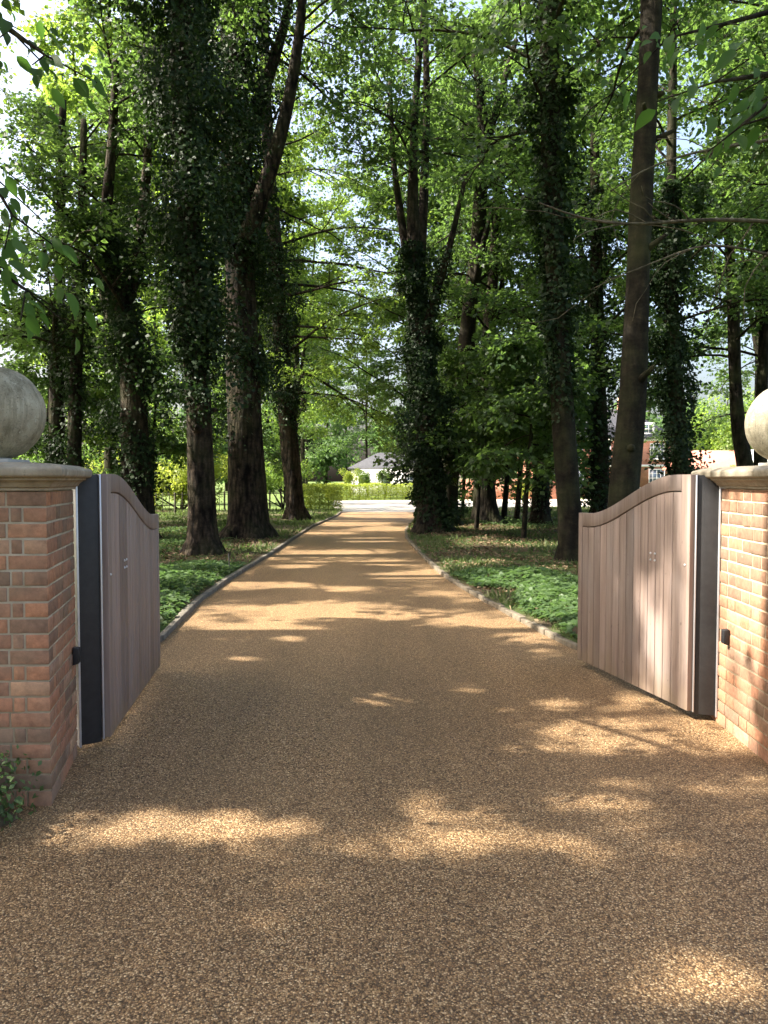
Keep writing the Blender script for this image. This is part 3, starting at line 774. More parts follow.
t('slim ivy clad tree beside the kerb, third on the left of the drive', [(297, 521, 21), (294, 490, 17), (287, 420, 17), (282, 350, 16), (276, 270, 15), (268, 150, 12), (264, 40, 9), (262, -70, 5)], 28,
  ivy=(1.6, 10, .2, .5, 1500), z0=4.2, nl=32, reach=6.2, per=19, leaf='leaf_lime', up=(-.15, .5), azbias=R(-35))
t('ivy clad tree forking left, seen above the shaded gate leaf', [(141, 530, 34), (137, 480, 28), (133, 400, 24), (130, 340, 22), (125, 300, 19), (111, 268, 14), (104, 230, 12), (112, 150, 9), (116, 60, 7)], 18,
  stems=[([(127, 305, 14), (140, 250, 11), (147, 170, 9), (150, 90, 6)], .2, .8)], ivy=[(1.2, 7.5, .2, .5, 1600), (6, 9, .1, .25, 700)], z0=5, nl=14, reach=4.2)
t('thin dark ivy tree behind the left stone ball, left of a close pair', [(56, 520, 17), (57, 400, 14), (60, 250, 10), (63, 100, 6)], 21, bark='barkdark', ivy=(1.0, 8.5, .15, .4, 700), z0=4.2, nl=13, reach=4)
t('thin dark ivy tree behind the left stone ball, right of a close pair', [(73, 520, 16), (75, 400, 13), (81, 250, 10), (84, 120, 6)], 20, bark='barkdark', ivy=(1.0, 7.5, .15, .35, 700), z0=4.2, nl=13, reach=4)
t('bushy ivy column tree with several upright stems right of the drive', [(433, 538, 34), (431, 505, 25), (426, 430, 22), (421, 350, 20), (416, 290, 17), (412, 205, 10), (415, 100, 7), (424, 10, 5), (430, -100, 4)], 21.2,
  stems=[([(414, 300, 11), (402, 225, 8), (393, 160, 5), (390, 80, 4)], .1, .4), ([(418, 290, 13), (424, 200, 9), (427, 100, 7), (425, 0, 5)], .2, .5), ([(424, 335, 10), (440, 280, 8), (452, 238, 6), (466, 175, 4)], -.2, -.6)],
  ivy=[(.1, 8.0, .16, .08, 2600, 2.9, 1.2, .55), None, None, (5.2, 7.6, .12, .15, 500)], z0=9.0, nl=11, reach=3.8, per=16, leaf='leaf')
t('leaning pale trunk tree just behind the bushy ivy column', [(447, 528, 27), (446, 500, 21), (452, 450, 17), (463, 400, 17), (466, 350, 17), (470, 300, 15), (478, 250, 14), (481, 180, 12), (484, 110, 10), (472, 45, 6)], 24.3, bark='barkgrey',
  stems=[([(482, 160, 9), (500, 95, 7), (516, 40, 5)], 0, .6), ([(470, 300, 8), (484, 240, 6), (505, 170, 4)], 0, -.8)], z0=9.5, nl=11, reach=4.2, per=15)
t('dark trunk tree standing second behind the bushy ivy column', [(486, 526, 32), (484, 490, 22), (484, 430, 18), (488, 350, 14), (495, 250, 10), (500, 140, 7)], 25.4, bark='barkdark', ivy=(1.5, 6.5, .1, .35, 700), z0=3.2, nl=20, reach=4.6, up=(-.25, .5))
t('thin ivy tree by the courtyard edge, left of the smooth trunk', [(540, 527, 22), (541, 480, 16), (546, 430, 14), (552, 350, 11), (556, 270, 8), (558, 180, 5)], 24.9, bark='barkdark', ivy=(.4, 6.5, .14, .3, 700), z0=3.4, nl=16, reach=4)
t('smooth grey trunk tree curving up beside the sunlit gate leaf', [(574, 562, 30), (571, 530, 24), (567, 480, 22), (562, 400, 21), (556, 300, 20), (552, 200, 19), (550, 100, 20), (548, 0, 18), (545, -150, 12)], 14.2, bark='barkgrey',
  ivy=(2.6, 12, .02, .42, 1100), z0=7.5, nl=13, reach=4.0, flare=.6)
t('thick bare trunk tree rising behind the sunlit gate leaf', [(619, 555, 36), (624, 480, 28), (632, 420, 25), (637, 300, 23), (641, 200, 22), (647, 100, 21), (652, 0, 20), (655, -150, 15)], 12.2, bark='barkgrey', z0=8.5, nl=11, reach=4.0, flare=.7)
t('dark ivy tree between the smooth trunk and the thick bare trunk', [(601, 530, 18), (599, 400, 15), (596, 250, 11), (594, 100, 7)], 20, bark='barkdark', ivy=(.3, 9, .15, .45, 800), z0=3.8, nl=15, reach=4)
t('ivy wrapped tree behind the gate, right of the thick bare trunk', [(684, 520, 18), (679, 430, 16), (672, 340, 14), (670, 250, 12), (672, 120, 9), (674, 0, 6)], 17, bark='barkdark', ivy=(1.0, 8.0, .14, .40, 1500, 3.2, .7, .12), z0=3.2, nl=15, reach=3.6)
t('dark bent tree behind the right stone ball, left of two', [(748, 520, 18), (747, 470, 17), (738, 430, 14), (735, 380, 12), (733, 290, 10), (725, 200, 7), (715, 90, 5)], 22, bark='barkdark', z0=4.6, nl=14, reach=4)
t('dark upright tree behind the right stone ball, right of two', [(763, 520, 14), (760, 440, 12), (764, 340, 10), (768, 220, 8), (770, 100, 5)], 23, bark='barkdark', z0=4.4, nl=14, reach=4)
for px, lab in ((503, 'thin sapling left of two at the courtyard edge'), (516, 'thin sapling right of two at the courtyard edge')):
    tree(lab, [(px, 524, 6), (px + 4, 480, 5), (px + 6, 440, 4), (px + 3, 400, 3)], 25.8 + (px - 503) * .05, bark='barkdark', z0=2.0, nl=7, reach=1.6, nsub=5, ntwig=4, per=14, name='sapling', group='saplings at the courtyard edge', flare=.5)

# overhanging trees whose trunks stand just outside the picture
def world_limb(pts, r0, r1): return np.array(pts, float), np.linspace(r0, r1, len(pts))
def side_tree(label, base, pts, limbs, bare_limbs, near, z0, reach, nl, seed_azbias):
    path = [(*p, r) for p, r in pts]
    root = tree(label, path, 0, bark='barkgrey', z0=z0, nl=nl, reach=reach, base=True, group='trees overhanging the gateway', azbias=seed_azbias, per=26, keep_out=True)
    loc = np.array([pts[0][0][0], pts[0][0][1], 0])
    if bare_limbs:
        m = MB()
        for (pp, r0, r1, tw) in bare_limbs:
            P, r = resample(pp, np.linspace(r0, r1, len(pp)), 22); m.tube(P - loc, r, 7)
            for k in range(tw):
                i = rng.integers(5, 20); d = P[i + 1] - P[i]; d /= np.linalg.norm(d)
                bp, _ = bezier_path(P[i], d * .8 + rng.normal(0, .45, 3) + np.array([0, 0, -.15]), rng.uniform(.4, 1.1), 6, .2, -.02); m.tube(bp - loc, np.linspace(r[i] * .45, .003, 7), 4)
        m.build('bare_branch', M['barkpale'], root, True)
    wood = MB(); spr = []
    for (pp, r0, r1) in near:
        P, r = resample(pp, np.linspace(r0, r1, len(pp)), 14); wood.tube(P - loc, r, 6)
        for i in range(5, 14):
            for sg in (-1, 1):
                d = P[min(i + 1, 13)] - P[min(i, 12)]; d /= np.linalg.norm(d); sd = np.cross(d, [0, 0, 1]); sd /= np.linalg.norm(sd)
                de = d * .6 + sd * sg * rng.uniform(.3, 1) + np.array([0, 0, rng.uniform(-.6, .1)]); de /= np.linalg.norm(de); tl = rng.uniform(.18, .4)
                wood.tube(np.array([P[i], P[i] + de * tl]) - loc, [.005, .003], 4); spr.append((P[i], de, tl))
    if spr:
        wood.build('leafy_branch', M['barkdark'], root, True)
        C, A, N, L, W, rn = spray_leaves(spr, 7, .09)
        C = C + rng.normal(0, .03, C.shape); A[:, 2] -= .35; W = L * rng.uniform(.42, .6, len(L))
        o = leaf_mesh('near_leaf', C, A, N, L, W, M['leaf_dark'], rn, root, loc, detail=True, gaps=False); o.name = 'hanging_foliage'; o.location = (0, 0, 0)
    return root

A_ = lambda px, py, Y: tuple(at(px, py, Y))
side_tree('shady tree whose leafy twigs hang into the top left corner', (-4.9, 5.6), [((-4.9, 5.8, 0), .30), ((-4.85, 5.8, 3), .25), ((-4.8, 5.9, 7), .21), ((-4.6, 6.1, 11), .15), ((-4.4, 6.3, 15), .08)], None, None,
          [([(-4.85, 5.8, 4.6), (-3.6, 4.9, 4.75), (-2.5, 4.2, 4.2), A_(22, 30, 3.8), A_(45, 55, 3.7)], .05, .006),
           ([(-4.85, 5.8, 4.0), (-3.6, 4.8, 4.1), (-2.6, 4.1, 3.6), A_(-6, 150, 3.6), A_(12, 215, 3.5)], .05, .006),
           ([(-4.85, 5.8, 3.4), (-3.5, 4.9, 3.4), (-2.5, 4.0, 2.9), A_(0, 265, 3.5), A_(26, 290, 3.4)], .045, .005)], 7.5, 4.2, 18, R(185))
side_tree('shady tree whose bare branches and leaves reach in from the right', (5.0, 6.6), [((5.6, 7.2, 0), .28), ((5.55, 7.2, 3), .24), ((5.5, 7.1, 7), .2), ((5.4, 7, 11), .14), ((5.3, 7, 14), .07)], None,
          [([(5.55, 7.2, 3.5), (4.5, 7.1, 3.75), A_(760, 220, 7.0), A_(690, 219, 6.9), A_(640, 226, 6.8), A_(600, 224, 6.7), A_(562, 214, 6.6), A_(540, 203, 6.6)], .024, .005, 12),
           ([(5.55, 7.2, 4.6), (4.4, 7.1, 4.9), A_(766, 143, 7.0), A_(720, 146, 6.9), A_(672, 158, 6.8), A_(635, 172, 6.7), A_(610, 192, 6.6)], .020, .004, 12),
           ([(5.55, 7.2, 3.2), (4.6, 7.1, 3.3), A_(752, 250, 7.0), A_(700, 240, 6.9), A_(660, 262, 6.8), A_(625, 272, 6.7), A_(590, 290, 6.6)], .016, .003, 5)],
          [([(5.5, 7.1, 5.6), (4.2, 5.6, 5.0), (2.6, 4.2, 3.75), A_(745, 75, 3.7), A_(715, 82, 3.6)], .05, .006),
           ([(5.5, 7.1, 5.9), (4.2, 5.4, 5.2), (2.6, 4.1, 3.9), A_(758, 95, 3.5), A_(742, 125, 3.4)], .045, .006),
           ([(5.5, 7.1, 6.2), (4.2, 5.8, 5.6), (2.7, 4.6, 4.35), A_(700, 30, 4.3), A_(668, 38, 4.2)], .04, .005)], 8.0, 3.6, 14, R(-5))

# woodland behind and beside, each its own tree
BACK = [(-9.5, 13.5, 17, 'tree with slender trunk out on the far left of the verge, behind the left pier'), (-13.5, 22, 18, 'leafy tree farthest left in the wood beyond the left pier'),
        (-9.8, 27.5, 16, 'leafy tree between the thin ivy pair and the fence'), (-6.4, 33.5, 15, 'leafy tree just behind the fence, left of the ivy clad pair'), (-12.5, 37, 17, 'yellowish tree behind the fence above the gate leaf'),
        (-4.9, 42, 15, 'light green tree behind the near hedge block'), (-8.5, 48, 17, 'tall tree on the sunny lawn behind the fence'), (-16, 50, 18, 'tall tree at the far left of the sunny lawn'),
        (11.0, 20.5, 17, 'leafy tree behind the right pier, nearer than the dark bent pair'), (4.2, 31, 15, 'leafy tree at the courtyard edge behind the two saplings'), (7.9, 28.5, 16, 'leafy tree at the courtyard edge behind the gate leaf'),
        (14.6, 24.5, 17, 'leafy tree farthest right in the wood beyond the right pier'), (17.5, 36, 17, 'leafy tree in front of the low tiled outbuilding'), (10.4, 17, 16, 'leafy tree on the right verge beyond the right pier'), (1.8, 33.5, 16, 'leafy tree at the far end of the drive, right side'),
        (-7, 66, 17, 'light green tree beyond the far hedge, left of the white outbuilding'), (-2.0, 88, 18, 'hazy tree straight behind the roof of the white outbuilding'), (4.5, 90, 18, 'hazy tree behind the right end of the white outbuilding'), (-8.5, 84, 18, 'hazy tree left behind the white outbuilding'), (9, 70, 16, 'tree between the white outbuilding and the brick house')]
for i, (x, y, h, lab) in enumerate(BACK):
    h *= 1.3
    lean = rng.uniform(-.5, .5); sd = 1 if i % 2 else -1; r0 = rng.uniform(.14, .24)
    tree(lab, [(x, y, 0, r0), (x + lean * .3, y, h * .3, r0 * .85), (x + lean * .7, y + .1, h * .6, r0 * .6), (x + lean, y, h, .03)], 0, base=True, wstems=[[(x + lean * .35, y, h * .32, r0 * .6), (x + lean * .3 + sd * .7, y + .2, h * .5, r0 * .45), (x + sd * 1.3, y + .4, h * .85, .03)], [(x + lean * .4, y, h * .4, r0 * .5), (x + lean * .3 - sd * .5, y - .3, h * .6, r0 * .3), (x - sd * .9, y - .5, h * .9, .02)]],
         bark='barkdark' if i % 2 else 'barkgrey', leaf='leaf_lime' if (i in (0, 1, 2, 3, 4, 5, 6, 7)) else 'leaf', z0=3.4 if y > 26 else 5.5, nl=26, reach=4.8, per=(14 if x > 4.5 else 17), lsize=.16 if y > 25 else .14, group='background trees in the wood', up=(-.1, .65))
UNDER = [(-7.6, 25, 6.5, 1.7, 'low dark understorey tree left of the broad ivy tree'), (-10.6, 24, 7, 1.7, 'low dark understorey tree behind the left stone ball'), (-5.6, 30.5, 6.5, 2.0, 'low understorey tree behind the second ivy clad tree'), (-13, 30, 7, 1.8, 'low understorey tree by the fence at the far left'),
         (3.0, 29.5, 6.5, 1.9, 'low understorey tree behind the leaning pale trunk'), (5.6, 28, 6.5, 1.9, 'low understorey tree behind the thin ivy tree'), (3.45, 19, 5, 1.9, 'low understorey tree left of the smooth grey trunk'),
         (2.7, 22.5, 5, 1.8, 'small understorey tree with broad leaves beside the bushy ivy column')]
for x, y, h, z0, lab in UNDER:
    r0 = .07
    tree(lab, [(x, y, 0, r0), (x + .1, y, h * .35, r0 * .8), (x + .25, y, h * .7, r0 * .5), (x + .2, y, h, .015)], 0, base=True, bark='barkdark', z0=z0, nl=20, reach=2.6 if x < 3.2 or x > 5 else 1.7, per=15, lsize=.13, group='low understorey trees', up=(-.3, .6), name='understorey_tree', flare=.4)
# shade trees to the left of the frame, towards the sun
SHADE = [(-10.6, 0.6, 17, 'dense tree one row left of the forecourt edge'), (-7.4, 11.7, 18, 'dense tree inner left of the ground plants'), (-6.8, 3.6, 15, 'slighter dense tree tight behind the left pier'), (-4.6, -1.2, 15, 'dense tree near the forecourt edge on the left'), (-8.0, 1.6, 16, 'dense tree beside the left pier, level with it'), (-9.0, 7.2, 17, 'dense tree left of the gate leaf, beyond the pier'), (-12.8, 4.2, 18, 'dense tree farther left than the one level with the pier'), (-12.5, -1.5, 17, 'dense tree left of the forecourt, outer row'),
         (-8.2, -3.6, 16, 'dense tree left of the forecourt, inner row'), (-13.2, 11.0, 18, 'dense tree outer left of the ground plants'), (-17.5, 18, 18, 'dense tree deep in the left wood')]
for x, y, h, lab in SHADE:
    r0 = .22
    tree(lab, [(x, y, 0, r0), (x + .2, y, h * .4, r0 * .8), (x + .3, y, h * .7, r0 * .5), (x, y, h, .03)], 0, base=True, bark='barkgrey', z0=4.6, nl=26, reach=4.4, per=31, lsize=.14, keep_out=True, group='shade trees left of the gateway')

# squirrel nest in the fork of the pale leaning tree
c = np.array(at(468, 134, 24.3)); m = MB()
for k in range(170):
    u = rng.normal(0, 1, 3); u /= np.linalg.norm(u); p = u * [.26, .26, .34] * rng.uniform(.5, 1); d = np.cross(u, rng.normal(0, 1, 3)); d /= np.linalg.norm(d)
    m.tube([p - d * .16, p + d * .02 + u * .02, p + d * .16], [.012, .012, .006], 4)
tag(m.build('twig_nest', M['barkdark'], loc=tuple(c)), 'dark twig nest high in the pale leaning tree', 'nest')

# ------------------------------------------------------------------ far wood: one mass of leaves and trunks
def far_wood():
    wood = MB(); Cs = []; As = []; Ns = []; Ls = []; Rs = []
    for i in range(84):
        x = -95 + (i % 42) * 4.7 + rng.uniform(-2, 2); y = rng.uniform(94, 106); h = rng.uniform(8, 13)
        if i >= 42: y += 22; h += 7
        wood.tube([(x, y, 0), (x, y, h * .5), (x + .5, y, h * .9)], [.3, .2, .05], 6)
        nb_ = 20
        for b in range(nb_):
            u = rng.normal(0, 1, 3); u /= np.linalg.norm(u); cc = np.array([x, y, h * .52]) + u * [3.4, 3.4, h * .48] * rng.uniform(.3, 1); cc[2] = max(.8, cc[2])
            n = 90; q = rng.normal(0, 1, (n, 3)); q = nrm(q); P = cc + q * (rng.uniform(1.0, 2.0) * rng.random((n, 1)) ** .4) * [1, 1, .7]
            Cs.append(P); As.append(rng.normal(0, 1, (n, 3)) + [0, 0, -.3]); Ns.append(q + [0, 0, .7]); Ls.append(rng.uniform(.35, .65, n)); Rs.append(np.clip(.3 + .4 * rng.random() + .3 * rng.random(n), 0, 1))
    root = wood.build('woodland', M['barkdark']); tag(root, kind='stuff')
    C = np.vstack(Cs); L = np.concatenate(Ls)
    o = leaf_mesh('foliage', C, np.vstack(As), np.vstack(Ns), L, L * .8, M['far'], np.concatenate(Rs), root, (0, 0, 0), gaps=False)
far_wood()

# ------------------------------------------------------------------ hedges, bushes, small garden trees
def leaf_box(name, label, cat, p0, p1, wd, h, mat, n, L0, group=None):
    p0 = np.array(p0, float); p1 = np.array(p1, float); Ld = np.linalg.norm(p1 - p0); e = (p1 - p0) / Ld; nn = np.array([-e[1], e[0]])
    mid = (p0 + p1) / 2; loc = np.array([*mid, 0])
    s = rng.uniform(0, Ld, n); k = rng.random(n); wv = rng.uniform(-wd / 2, wd / 2, n); z = rng.uniform(.03, h, n)
    face = rng.integers(0, 8, n); wv = np.where(face < 3, -wd / 2, np.where(face == 3, wd / 2, wv)); z = np.where((face == 4) | (face == 5), h, z); s = np.where(face == 6, np.where(k < .5, 0, Ld), s)
    C = np.stack([p0[0] + e[0] * s + nn[0] * wv, p0[1] + e[1] * s + nn[1] * wv, z], 1) + rng.normal(0, .045, (n, 3)); C[:, 2] = np.maximum(C[:, 2], .02) + .05 * np.sin(s * 2.1)*(z/h)
    A = rng.normal(0, 1, (n, 3)) + [0, 0, .3]; N = rng.normal(0, .6, (n, 3)) + [0, 0, .6]
    out = np.stack([nn[0] * np.sign(wv), nn[1] * np.sign(wv), np.zeros(n)], 1); N = N + out * .6
    L = L0 * rng.uniform(.6, 1.3, n)
    st = MB()
    for q in range(int(Ld / .5) + 1):
        pp = p0 + e * min(Ld, q * .5); st.tube([(pp[0] - loc[0], pp[1] - loc[1], 0), (pp[0] - loc[0] + .03, pp[1] - loc[1], h * .5), (pp[0] - loc[0], pp[1] - loc[1], h * .9)], [.03, .025, .01], 5)
    root = empty(name, loc); tag(root, label, cat, group)
    st.build('stem', M['barkdark'], root)
    o = leaf_mesh('foliage', C, A, N, L, L * .6, mat, np.clip(.5 * wob(C, 2) + .5 * rng.random(n), 0, 1), root, loc, gaps=False); o.location = (0, 0, 0)
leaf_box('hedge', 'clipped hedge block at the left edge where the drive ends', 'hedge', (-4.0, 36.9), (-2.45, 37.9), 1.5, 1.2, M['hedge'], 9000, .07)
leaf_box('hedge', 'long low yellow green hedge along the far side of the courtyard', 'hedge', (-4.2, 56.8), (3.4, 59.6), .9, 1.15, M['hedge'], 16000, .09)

def bush(name, label, cat, x, y, w_, h, mat, n, L0, z0=0.1, group=None, trunk=True):
    root = empty(name, (x, y, 0)); tag(root, label, cat, group); loc = np.array([x, y, 0.])
    k = 14; cc = np.stack([rng.normal(0, .33, k) * w_, rng.normal(0, .33, k) * w_, z0 + (h - z0) * rng.uniform(.15, .85, k)], 1)
    rad = w_ * .24 * rng.uniform(.7, 1.2, k) + .1
    b = rng.integers(0, k, n); q = nrm(rng.normal(0, 1, (n, 3))); P = cc[b] + q * rad[b][:, None] * rng.random((n, 1)) ** .35
    P[:, 2] = np.clip(P[:, 2], .03, None)
    m = MB()
    for j in range(7):
        m.tube([(rng.normal(0, .05), rng.normal(0, .05), 0), tuple(cc[j] * [.5, .5, .6]), tuple(cc[j])], [.02 + .01 * h, .012 + .004 * h, .006], 5)
    m.build('stem', M['barkdark'], root)
    L = L0 * rng.uniform(.6, 1.3, n)
    o = leaf_mesh('foliage', P + loc, rng.normal(0, 1, (n, 3)) + [0, 0, -.1], q + [0, 0, .8], L, L * .65, mat, np.clip(.5 * wob(P * 2) + .5 * rng.random(n), 0, 1), root, loc, gaps=False); o.location = (0, 0, 0)
bush('shrub', 'large yellow green sunlit shrub behind the fence', 'shrub', -9.9, 37.5, 3.2, 4.2, M['hedge'], 12000, .12)
bush('shrub', 'wide pale green shrub behind the fence, left of the ivy clad pair', 'shrub', -13.2, 40.5, 3.4, 3.2, M['hedge'], 9000, .13)
bush('shrub', 'green shrub by the near hedge block', 'shrub', -5.3, 40.5, 2.0, 2.6, M['leaf_lime'], 6000, .1)
bush('shrub', 'yellow shrub against the red garden wall', 'shrub', 10.6, 58.6, 1.0, 1.7, M['hedge'], 2500, .09)
bush('shrub', 'round green shrub against the red garden wall', 'shrub', 12.0, 58.2, .9, 1.3, M['leaf_lime'], 2500, .08)
bush('shrub', 'broad sunlit shrub in front of the low tiled outbuilding', 'shrub', 22.4, 46, 2.8, 2.5, M['leaf_lime'], 8000, .14)
bush('shrub', 'broad light green tree-like shrub behind the tiled outbuilding', 'shrub', 27.5, 62, 7, 8.5, M['leaf_lime'], 16000, .24)
for i, (x, lab) in enumerate(((-2.9, 'pale young garden tree left of the white outbuilding'), (-1.4, 'pale young garden tree in front of the white outbuilding, left'), (0.15, 'pale young garden tree in front of the white outbuilding, right'))):
    bush('young_tree', lab, 'tree', x, 66 + i * .5, 1.3, 2.55, M['leaf_lime'] if i else M['hedge'], 2600, .1, 1.0, 'young garden trees beyond the hedge')
bush('young_tree', 'pale young garden tree behind the near hedge block', 'tree', -6.6, 52, 1.8, 3.2, M['leaf_lime'], 3500, .12, 1.0, 'young garden trees beyond the hedge')
bush('weed_clump', 'low green weeds at the foot of the brown brick pier', 'weeds', -1.95, 3.33, .42, .24, M['cover'], 3200, .032)

# ------------------------------------------------------------------ fence on the left lawn
fa, fb = np.array([-15.5, 28.0]), np.array([-4.4, 37.4]); fl_ = np.linalg.norm(fb - fa); fe = (fb - fa) / fl_
root = empty('garden_fence', (fa[0], fa[1], 0), math.atan2(fe[1], fe[0])); tag(root, 'low weathered post and rail fence across the left lawn', 'fence')
for i in range(int(fl_ / 1.2) + 1):
    m = MB(); x = i * 1.2; m.box(x - .032, x + .032, -.032, .032, -.05, 1.0 + random.uniform(-.03, .03)); bevel(m.build('post', M['post'], root), .008, 1)
for z in (.42, .88):
    m = MB(); m.box(-.1, fl_, -.07, -.05, z - .018, z + .018); m.build('rail', M['post'], root)
for i in range(int(fl_ / .3)):
    if i % 4:
        m = MB(); h_ = .96 + random.uniform(-.02, .02); m.box(i * .3 - .012, i * .3 + .012, -.09, -.074, .03, h_); m.build('paling', M['post'], root)
# thin stake by the kerb
p = ground_at(236, 574); m = MB(); m.tube([(0, 0, -.05), (-.02, .02, .3)], [.012, .010], 8)
tag(m.build('marker_stake', M['steel'], loc=(p.x - .12, p.y + .1, 0.02)), 'short thin dark stake in the grass beside the left kerb', 'stake')

# ------------------------------------------------------------------ buildings
def uv_box(o, scale=1.0):
    me = o.data; uv = me.uv_layers.new(name='UVMap')
    for f in me.polygons:
        n = f.normal
        for li in f.loop_indices:
            c = me.vertices[me.loops[li].vertex_index].co
            uv.data[li].uv = (c.x if abs(n.y) > .5 or abs(n.z) > .7 else c.y, c.y if abs(n.z) > .7 else c.z)
def window(root, x, y, z, wd, h, nx, nz):
    """sash window on a wall facing -y"""
    m = MB(); f = .07
    m.box(x - wd / 2, x + wd / 2, y - .05, y + .05, z, z + f); m.box(x - wd / 2, x + wd / 2, y - .05, y + .05, z + h - f, z + h)
    m.box(x - wd / 2, x - wd / 2 + f, y - .049, y + .049, z + f, z + h - f); m.box(x + wd / 2 - f, x + wd / 2, y - .049, y + .049, z + f, z + h - f)
    for i in range(1, nx): xx = x - wd / 2 + wd * i / nx; m.box(xx - .02, xx + .02, y - .03, y + .03, z + f, z + h - f)
    for i in range(1, nz): zz = z + h * i / nz; m.box(x - wd / 2 + f, x + wd / 2 - f, y - .035, y + .035, zz - .02, zz + .02)
    w_ = m.build('window', M['white'], root)
    m = MB(); m.box(x - wd / 2 + .02, x + wd / 2 - .02, y - .008, y + .008, z + .02, z + h - .02); m.build('pane', M['glass'], w_)
    m = MB(); m.box(x - wd / 2 - .08, x + wd / 2 + .08, y - .14, y + .04, z - .08, z - .003); m.build('sill', M['white'], w_)
def roof(root, x0, x1, y0, y1, z, h, hip, mat, ov=.35):
    x0 -= ov; x1 += ov; y0 -= ov; y1 += ov; ym = (y0 + y1) / 2; m = MB(); t = .12
    V = [(x0, y0, z), (x1, y0, z), (x1, y1, z), (x0, y1, z), (x0 + hip, ym, z + h), (x1 - hip, ym, z + h)]
    V2 = [(a, b, c - t) for a, b, c in V[:4]]
    m.add(V + V2, [[0, 1, 5, 4], [2, 3, 4, 5], [0, 6, 7, 1], [1, 7, 8, 2], [2, 8, 9, 3], [3, 9, 6, 0], [6, 9, 8, 7]], [[1, 2, 5], [3, 0, 4]])
    return m.build('roof', mat, root)
# white single storey outbuilding with a slate hipped roof
root = empty('white_outbuilding', (1.8, 78, 0)); tag(root, 'white single storey outbuilding with a hipped slate roof beyond the far hedge', 'building')
m = MB(); m.box(-5.1, 6, 0, 6, -.06, 2.72); m.build('wall', M['render'], root); roof(root, -5.1, 6, 0, 6, 2.74, 1.65, 3.0, M['slate'])
for x in (-3.9, -1.6, .8, 3.2): window(root, x, -.02, .9, 1.0, 1.1, 2, 2)
# red brick house
root = empty('brick_house', (20.5, 72, 0)); tag(root, 'two storey red brick house with white sash windows behind the right trees', 'house')
m = MB(); m.box(-6.5, 6.5, 0, 9, -.06, 5.35); o = m.build('wall', M['hbrick'], root); uv_box(o)
rf = roof(root, -6.5, 6.5, 0, 9, 5.5, 3.0, 3.4, M['slate'])
m = MB(); m.box(-6.62, 6.62, -.12, .02, 5.15, 5.345); m.build('cornice', M['white'], root)
m = MB(); m.box(-6.56, 6.56, -.06, .02, 2.75, 2.95); m.build('string_course', M['render'], root)
for x in (-5.2, -2.6, 0, 2.6, 5.0):
    window(root, x, -.02, 3.5, 1.35, 1.45, 4, 4)
    if x: window(root, x, -.02, .85, 1.5, 1.7, 4, 4)
m = MB(); m.box(-.55, .55, -.06, .06, -.05, 2.15); d = m.build('door', M['steel'], root)
m = MB(); m.box(.38, .42, -.12, -.06, .95, 1.1); m.build('handle', M['alu'], d)
for x in (-3.2, 3.2):
    m = MB(); m.box(x - .6, x + .6, 3.6, 4.6, 6.8, 9.6); c_ = m.build('chimney', M['hbrick'], rf); uv_box(c_)
for x in (2.4, 4.3):
    m = MB(); m.hexa([(x - .6, .35, 5.75), (x + .6, .35, 5.75), (x + .6, 2.6, 5.75), (x - .6, 2.6, 5.75)], [(x - .6, .35, 6.9), (x + .6, .35, 6.9), (x + .6, 2.6, 6.9), (x - .6, 2.6, 6.9)]); m.build('dormer', M['render'], root)
    window(root, x, .33, 5.85, .9, .9, 2, 2)
# red brick garden wall
root = empty('garden_wall', (10.5, 61, 0)); tag(root, 'red brick garden wall along the far side of the courtyard', 'wall')
m = MB(); m.box(-4.4, 3.5, 0, .33, -.06, 1.55); o = m.build('brickwork', M['hbrick'], root); uv_box(o)
m = MB(); m.box(-4.45, 3.55, -.05, .38, 1.553, 1.63); m.build('coping', M['stone'], root)
# low tiled outbuilding with a white gable
root = empty('tiled_outbuilding', (27.0, 55, 0)); tag(root, 'low cream outbuilding with a red tiled roof and white gable by the right pier', 'building')
m = MB(); m.box(-4.5, 5, 0, 6, -.06, 2.35); m.build('wall', M['cream'], root)
roof(root, -4.5, 5, 0, 6, 2.4, 1.35, .1, M['tile'])
m = MB(); m.add([(-1.6, -1.3, 2.35), (1.6, -1.3, 2.35), (0, -1.3, 3.75), (-1.6, 1.8, 2.35), (1.6, 1.8, 2.35), (0, 2.6, 3.75)], [[0, 2, 5, 3], [1, 4, 5, 2]], [[0, 1, 2]]); m.build('porch_gable', M['white'], root)
m = MB(); m.box(-1.5, 1.5, -1.2, -.003, -.05, 2.345); m.build('porch', M['cream'], root)
window(root, -3.0, -.02, .95, 1.1, 1.1, 2, 2)

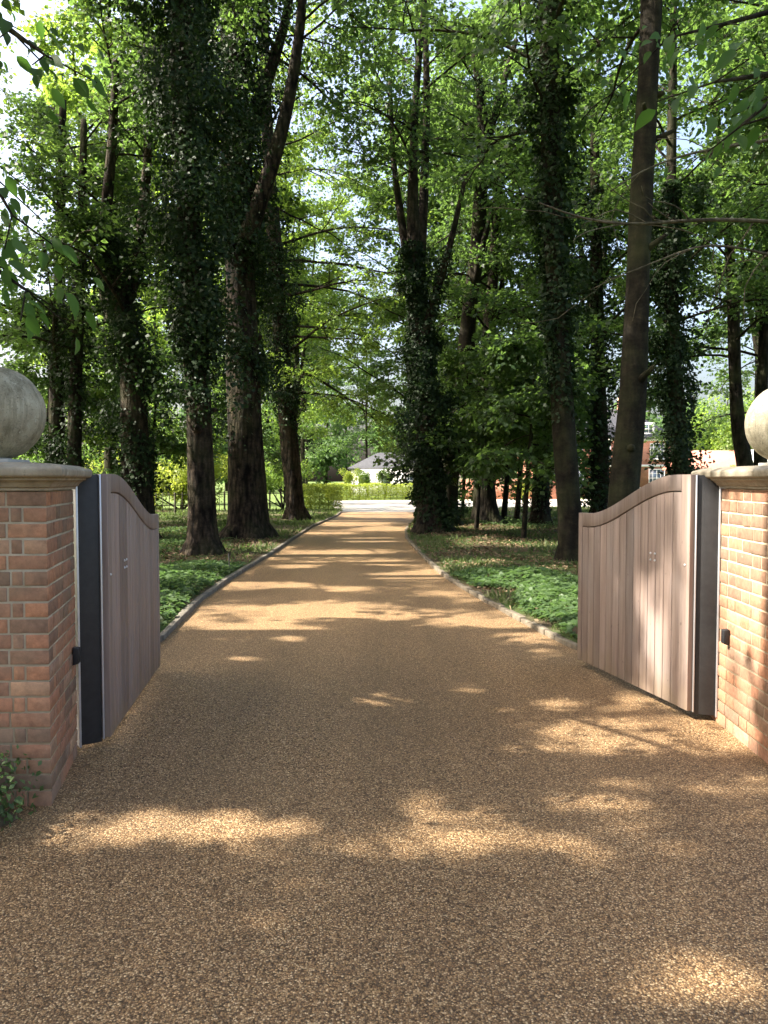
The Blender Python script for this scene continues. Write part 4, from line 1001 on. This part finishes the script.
# ------------------------------------------------------------------ grass, ground plants, dead leaves
def in_verge(n, x0, x1, y0, y1):
    x = rng.uniform(x0, x1, n); y = rng.uniform(y0, y1, n)
    l = np.interp(y, [p[1] for p in LEFT], [p[0] for p in LEFT]); r = np.interp(y, [p[1] for p in RIGHT], [p[0] for p in RIGHT])
    k = ((x < l - .10) | (x > r + .10)); return x[k], y[k]
def vzv(x, y): return np.array([vz(a, b) for a, b in zip(x, y)])
def grass():
    X, Y = [], []
    for a in ((-7.5, -2, 6.5, 14, 26000), (1, 6, 6.5, 14, 24000), (-12, -2, 14, 37, 50000), (.5, 12, 14, 40, 60000)):
        x, y = in_verge(a[4], *a[:4]); X.append(x); Y.append(y)
    x = np.concatenate(X); y = np.concatenate(Y); n = len(x)
    d = wob(np.stack([x * .9, y * .9, np.zeros(n)], 1), 1.3); k = rng.random(n) < .06 + 1.5 * np.clip(d - .42, 0, 1); x, y = x[k], y[k]; n = len(x)
    C = np.stack([x, y, np.array(vzv(x, y)) - .01], 1)
    A = np.stack([rng.normal(0, .5, n), rng.normal(0, .5, n), np.ones(n)], 1); N = np.stack([rng.normal(0, 1, n), rng.normal(0, 1, n), np.zeros(n) + .2], 1)
    L = rng.uniform(.05, .13, n) * np.where(y > 15, 1.25, 1); W = L * .16 + y * .0006
    o = leaf_mesh('grass', C, A, N, L, W, M['grass'], np.clip(.5 * wob(C, 1.1) + .5 * rng.random(n), 0, 1), None, gaps=False); tag(o, kind='stuff')
grass()
def cover(name, regs):
    Cs = []; Sz = []
    for (cx, cy_, rx, ry, n, h) in regs:
        a = rng.uniform(0, 6.283, n); q = np.sqrt(rng.random(n)); x = cx + np.cos(a) * q * rx; y = cy_ + np.sin(a) * q * ry
        l = np.interp(y, [p[1] for p in LEFT], [p[0] for p in LEFT]); r = np.interp(y, [p[1] for p in RIGHT], [p[0] for p in RIGHT])
        k = (x < l - .10) | (x > r + .10); x, y = x[k], y[k]; nn = len(x)
        cl = wob(np.stack([x * 2.2, y * 2.2, np.zeros(nn)], 1), 1.7)
        z = vzv(x, y) + h * (.2 + .8 * cl) * (1 - .6 * q[k]) * rng.random(nn) ** .5 + .015
        Cs.append(np.stack([x, y, z], 1))
    C = np.vstack(Cs); n = len(C)
    A = np.stack([rng.normal(0, 1, n), rng.normal(0, 1, n), rng.uniform(-.4, .25, n)], 1); N = np.stack([rng.normal(0, .4, n), rng.normal(0, .4, n), np.ones(n)], 1)
    L = rng.uniform(.05, .10, n); W = L * rng.uniform(.55, .85, n)
    o = leaf_mesh(name, C, A, N, L, W, M['cover'], np.clip(.4 * wob(C, 2) + .6 * rng.random(n), 0, 1), None, gaps=False); tag(o, kind='stuff')
cover('ground_plants', [(-3.2, 9.3, 1.2, 2.6, 9000, .26), (-4.4, 8.6, 1.3, 2.2, 5000, .26), (-3.0, 12.2, .9, 1.2, 2500, .18), (-5.3, 12.5, 1.4, 2.5, 4000, .2), (-4.9, 16.5, 1.2, 1.6, 1800, .16), (-5.5, 20, 2, 3, 2000, .2),
                         (2.55, 8.8, 1.0, 1.7, 7000, .24), (3.2, 9.6, 1.5, 1.5, 6000, .26), (1.9, 11.2, 1.0, 1.0, 3500, .18), (2.2, 7.2, .5, .8, 1800, .2), (4.5, 11.5, 1.2, 1.2, 2500, .2), (4.5, 25, 2.5, 1.2, 2200, .3), (8, 24, 2.5, 2, 2200, .3), (1.6, 21.6, .7, .6, 700, .2)])
def litter():
    X, Y = [], []
    for a in ((-8, -2, 6.5, 22, 22000), (.6, 8, 6.5, 28, 34000)):
        x, y = in_verge(a[4], *a[:4]); X.append(x); Y.append(y)
    x = np.concatenate(X); y = np.concatenate(Y); n = len(x)
    C = np.stack([x, y, vzv(x, y) + rng.uniform(.004, .03, n)], 1)
    k = rng.random(n) < .25 + 1.1 * np.clip(.75 - wob(np.stack([x * .9, y * .9, np.zeros(n)], 1), 1.3), 0, 1); C = C[k]; n = len(C)
    A = np.stack([rng.normal(0, 1, n), rng.normal(0, 1, n), rng.normal(0, .2, n)], 1); N = np.stack([rng.normal(0, .35, n), rng.normal(0, .35, n), np.ones(n)], 1)
    L = rng.uniform(.04, .10, n); W = L * .7; tw = rng.random(n) < .05; L = np.where(tw, rng.uniform(.15, .5, n), L); W = np.where(tw, .012, W); A[tw, 2] = 0
    o = leaf_mesh('leaf_litter', C, A, N, L, W, M['litter'], rng.random(n), None, gaps=False); tag(o, kind='stuff')
litter()
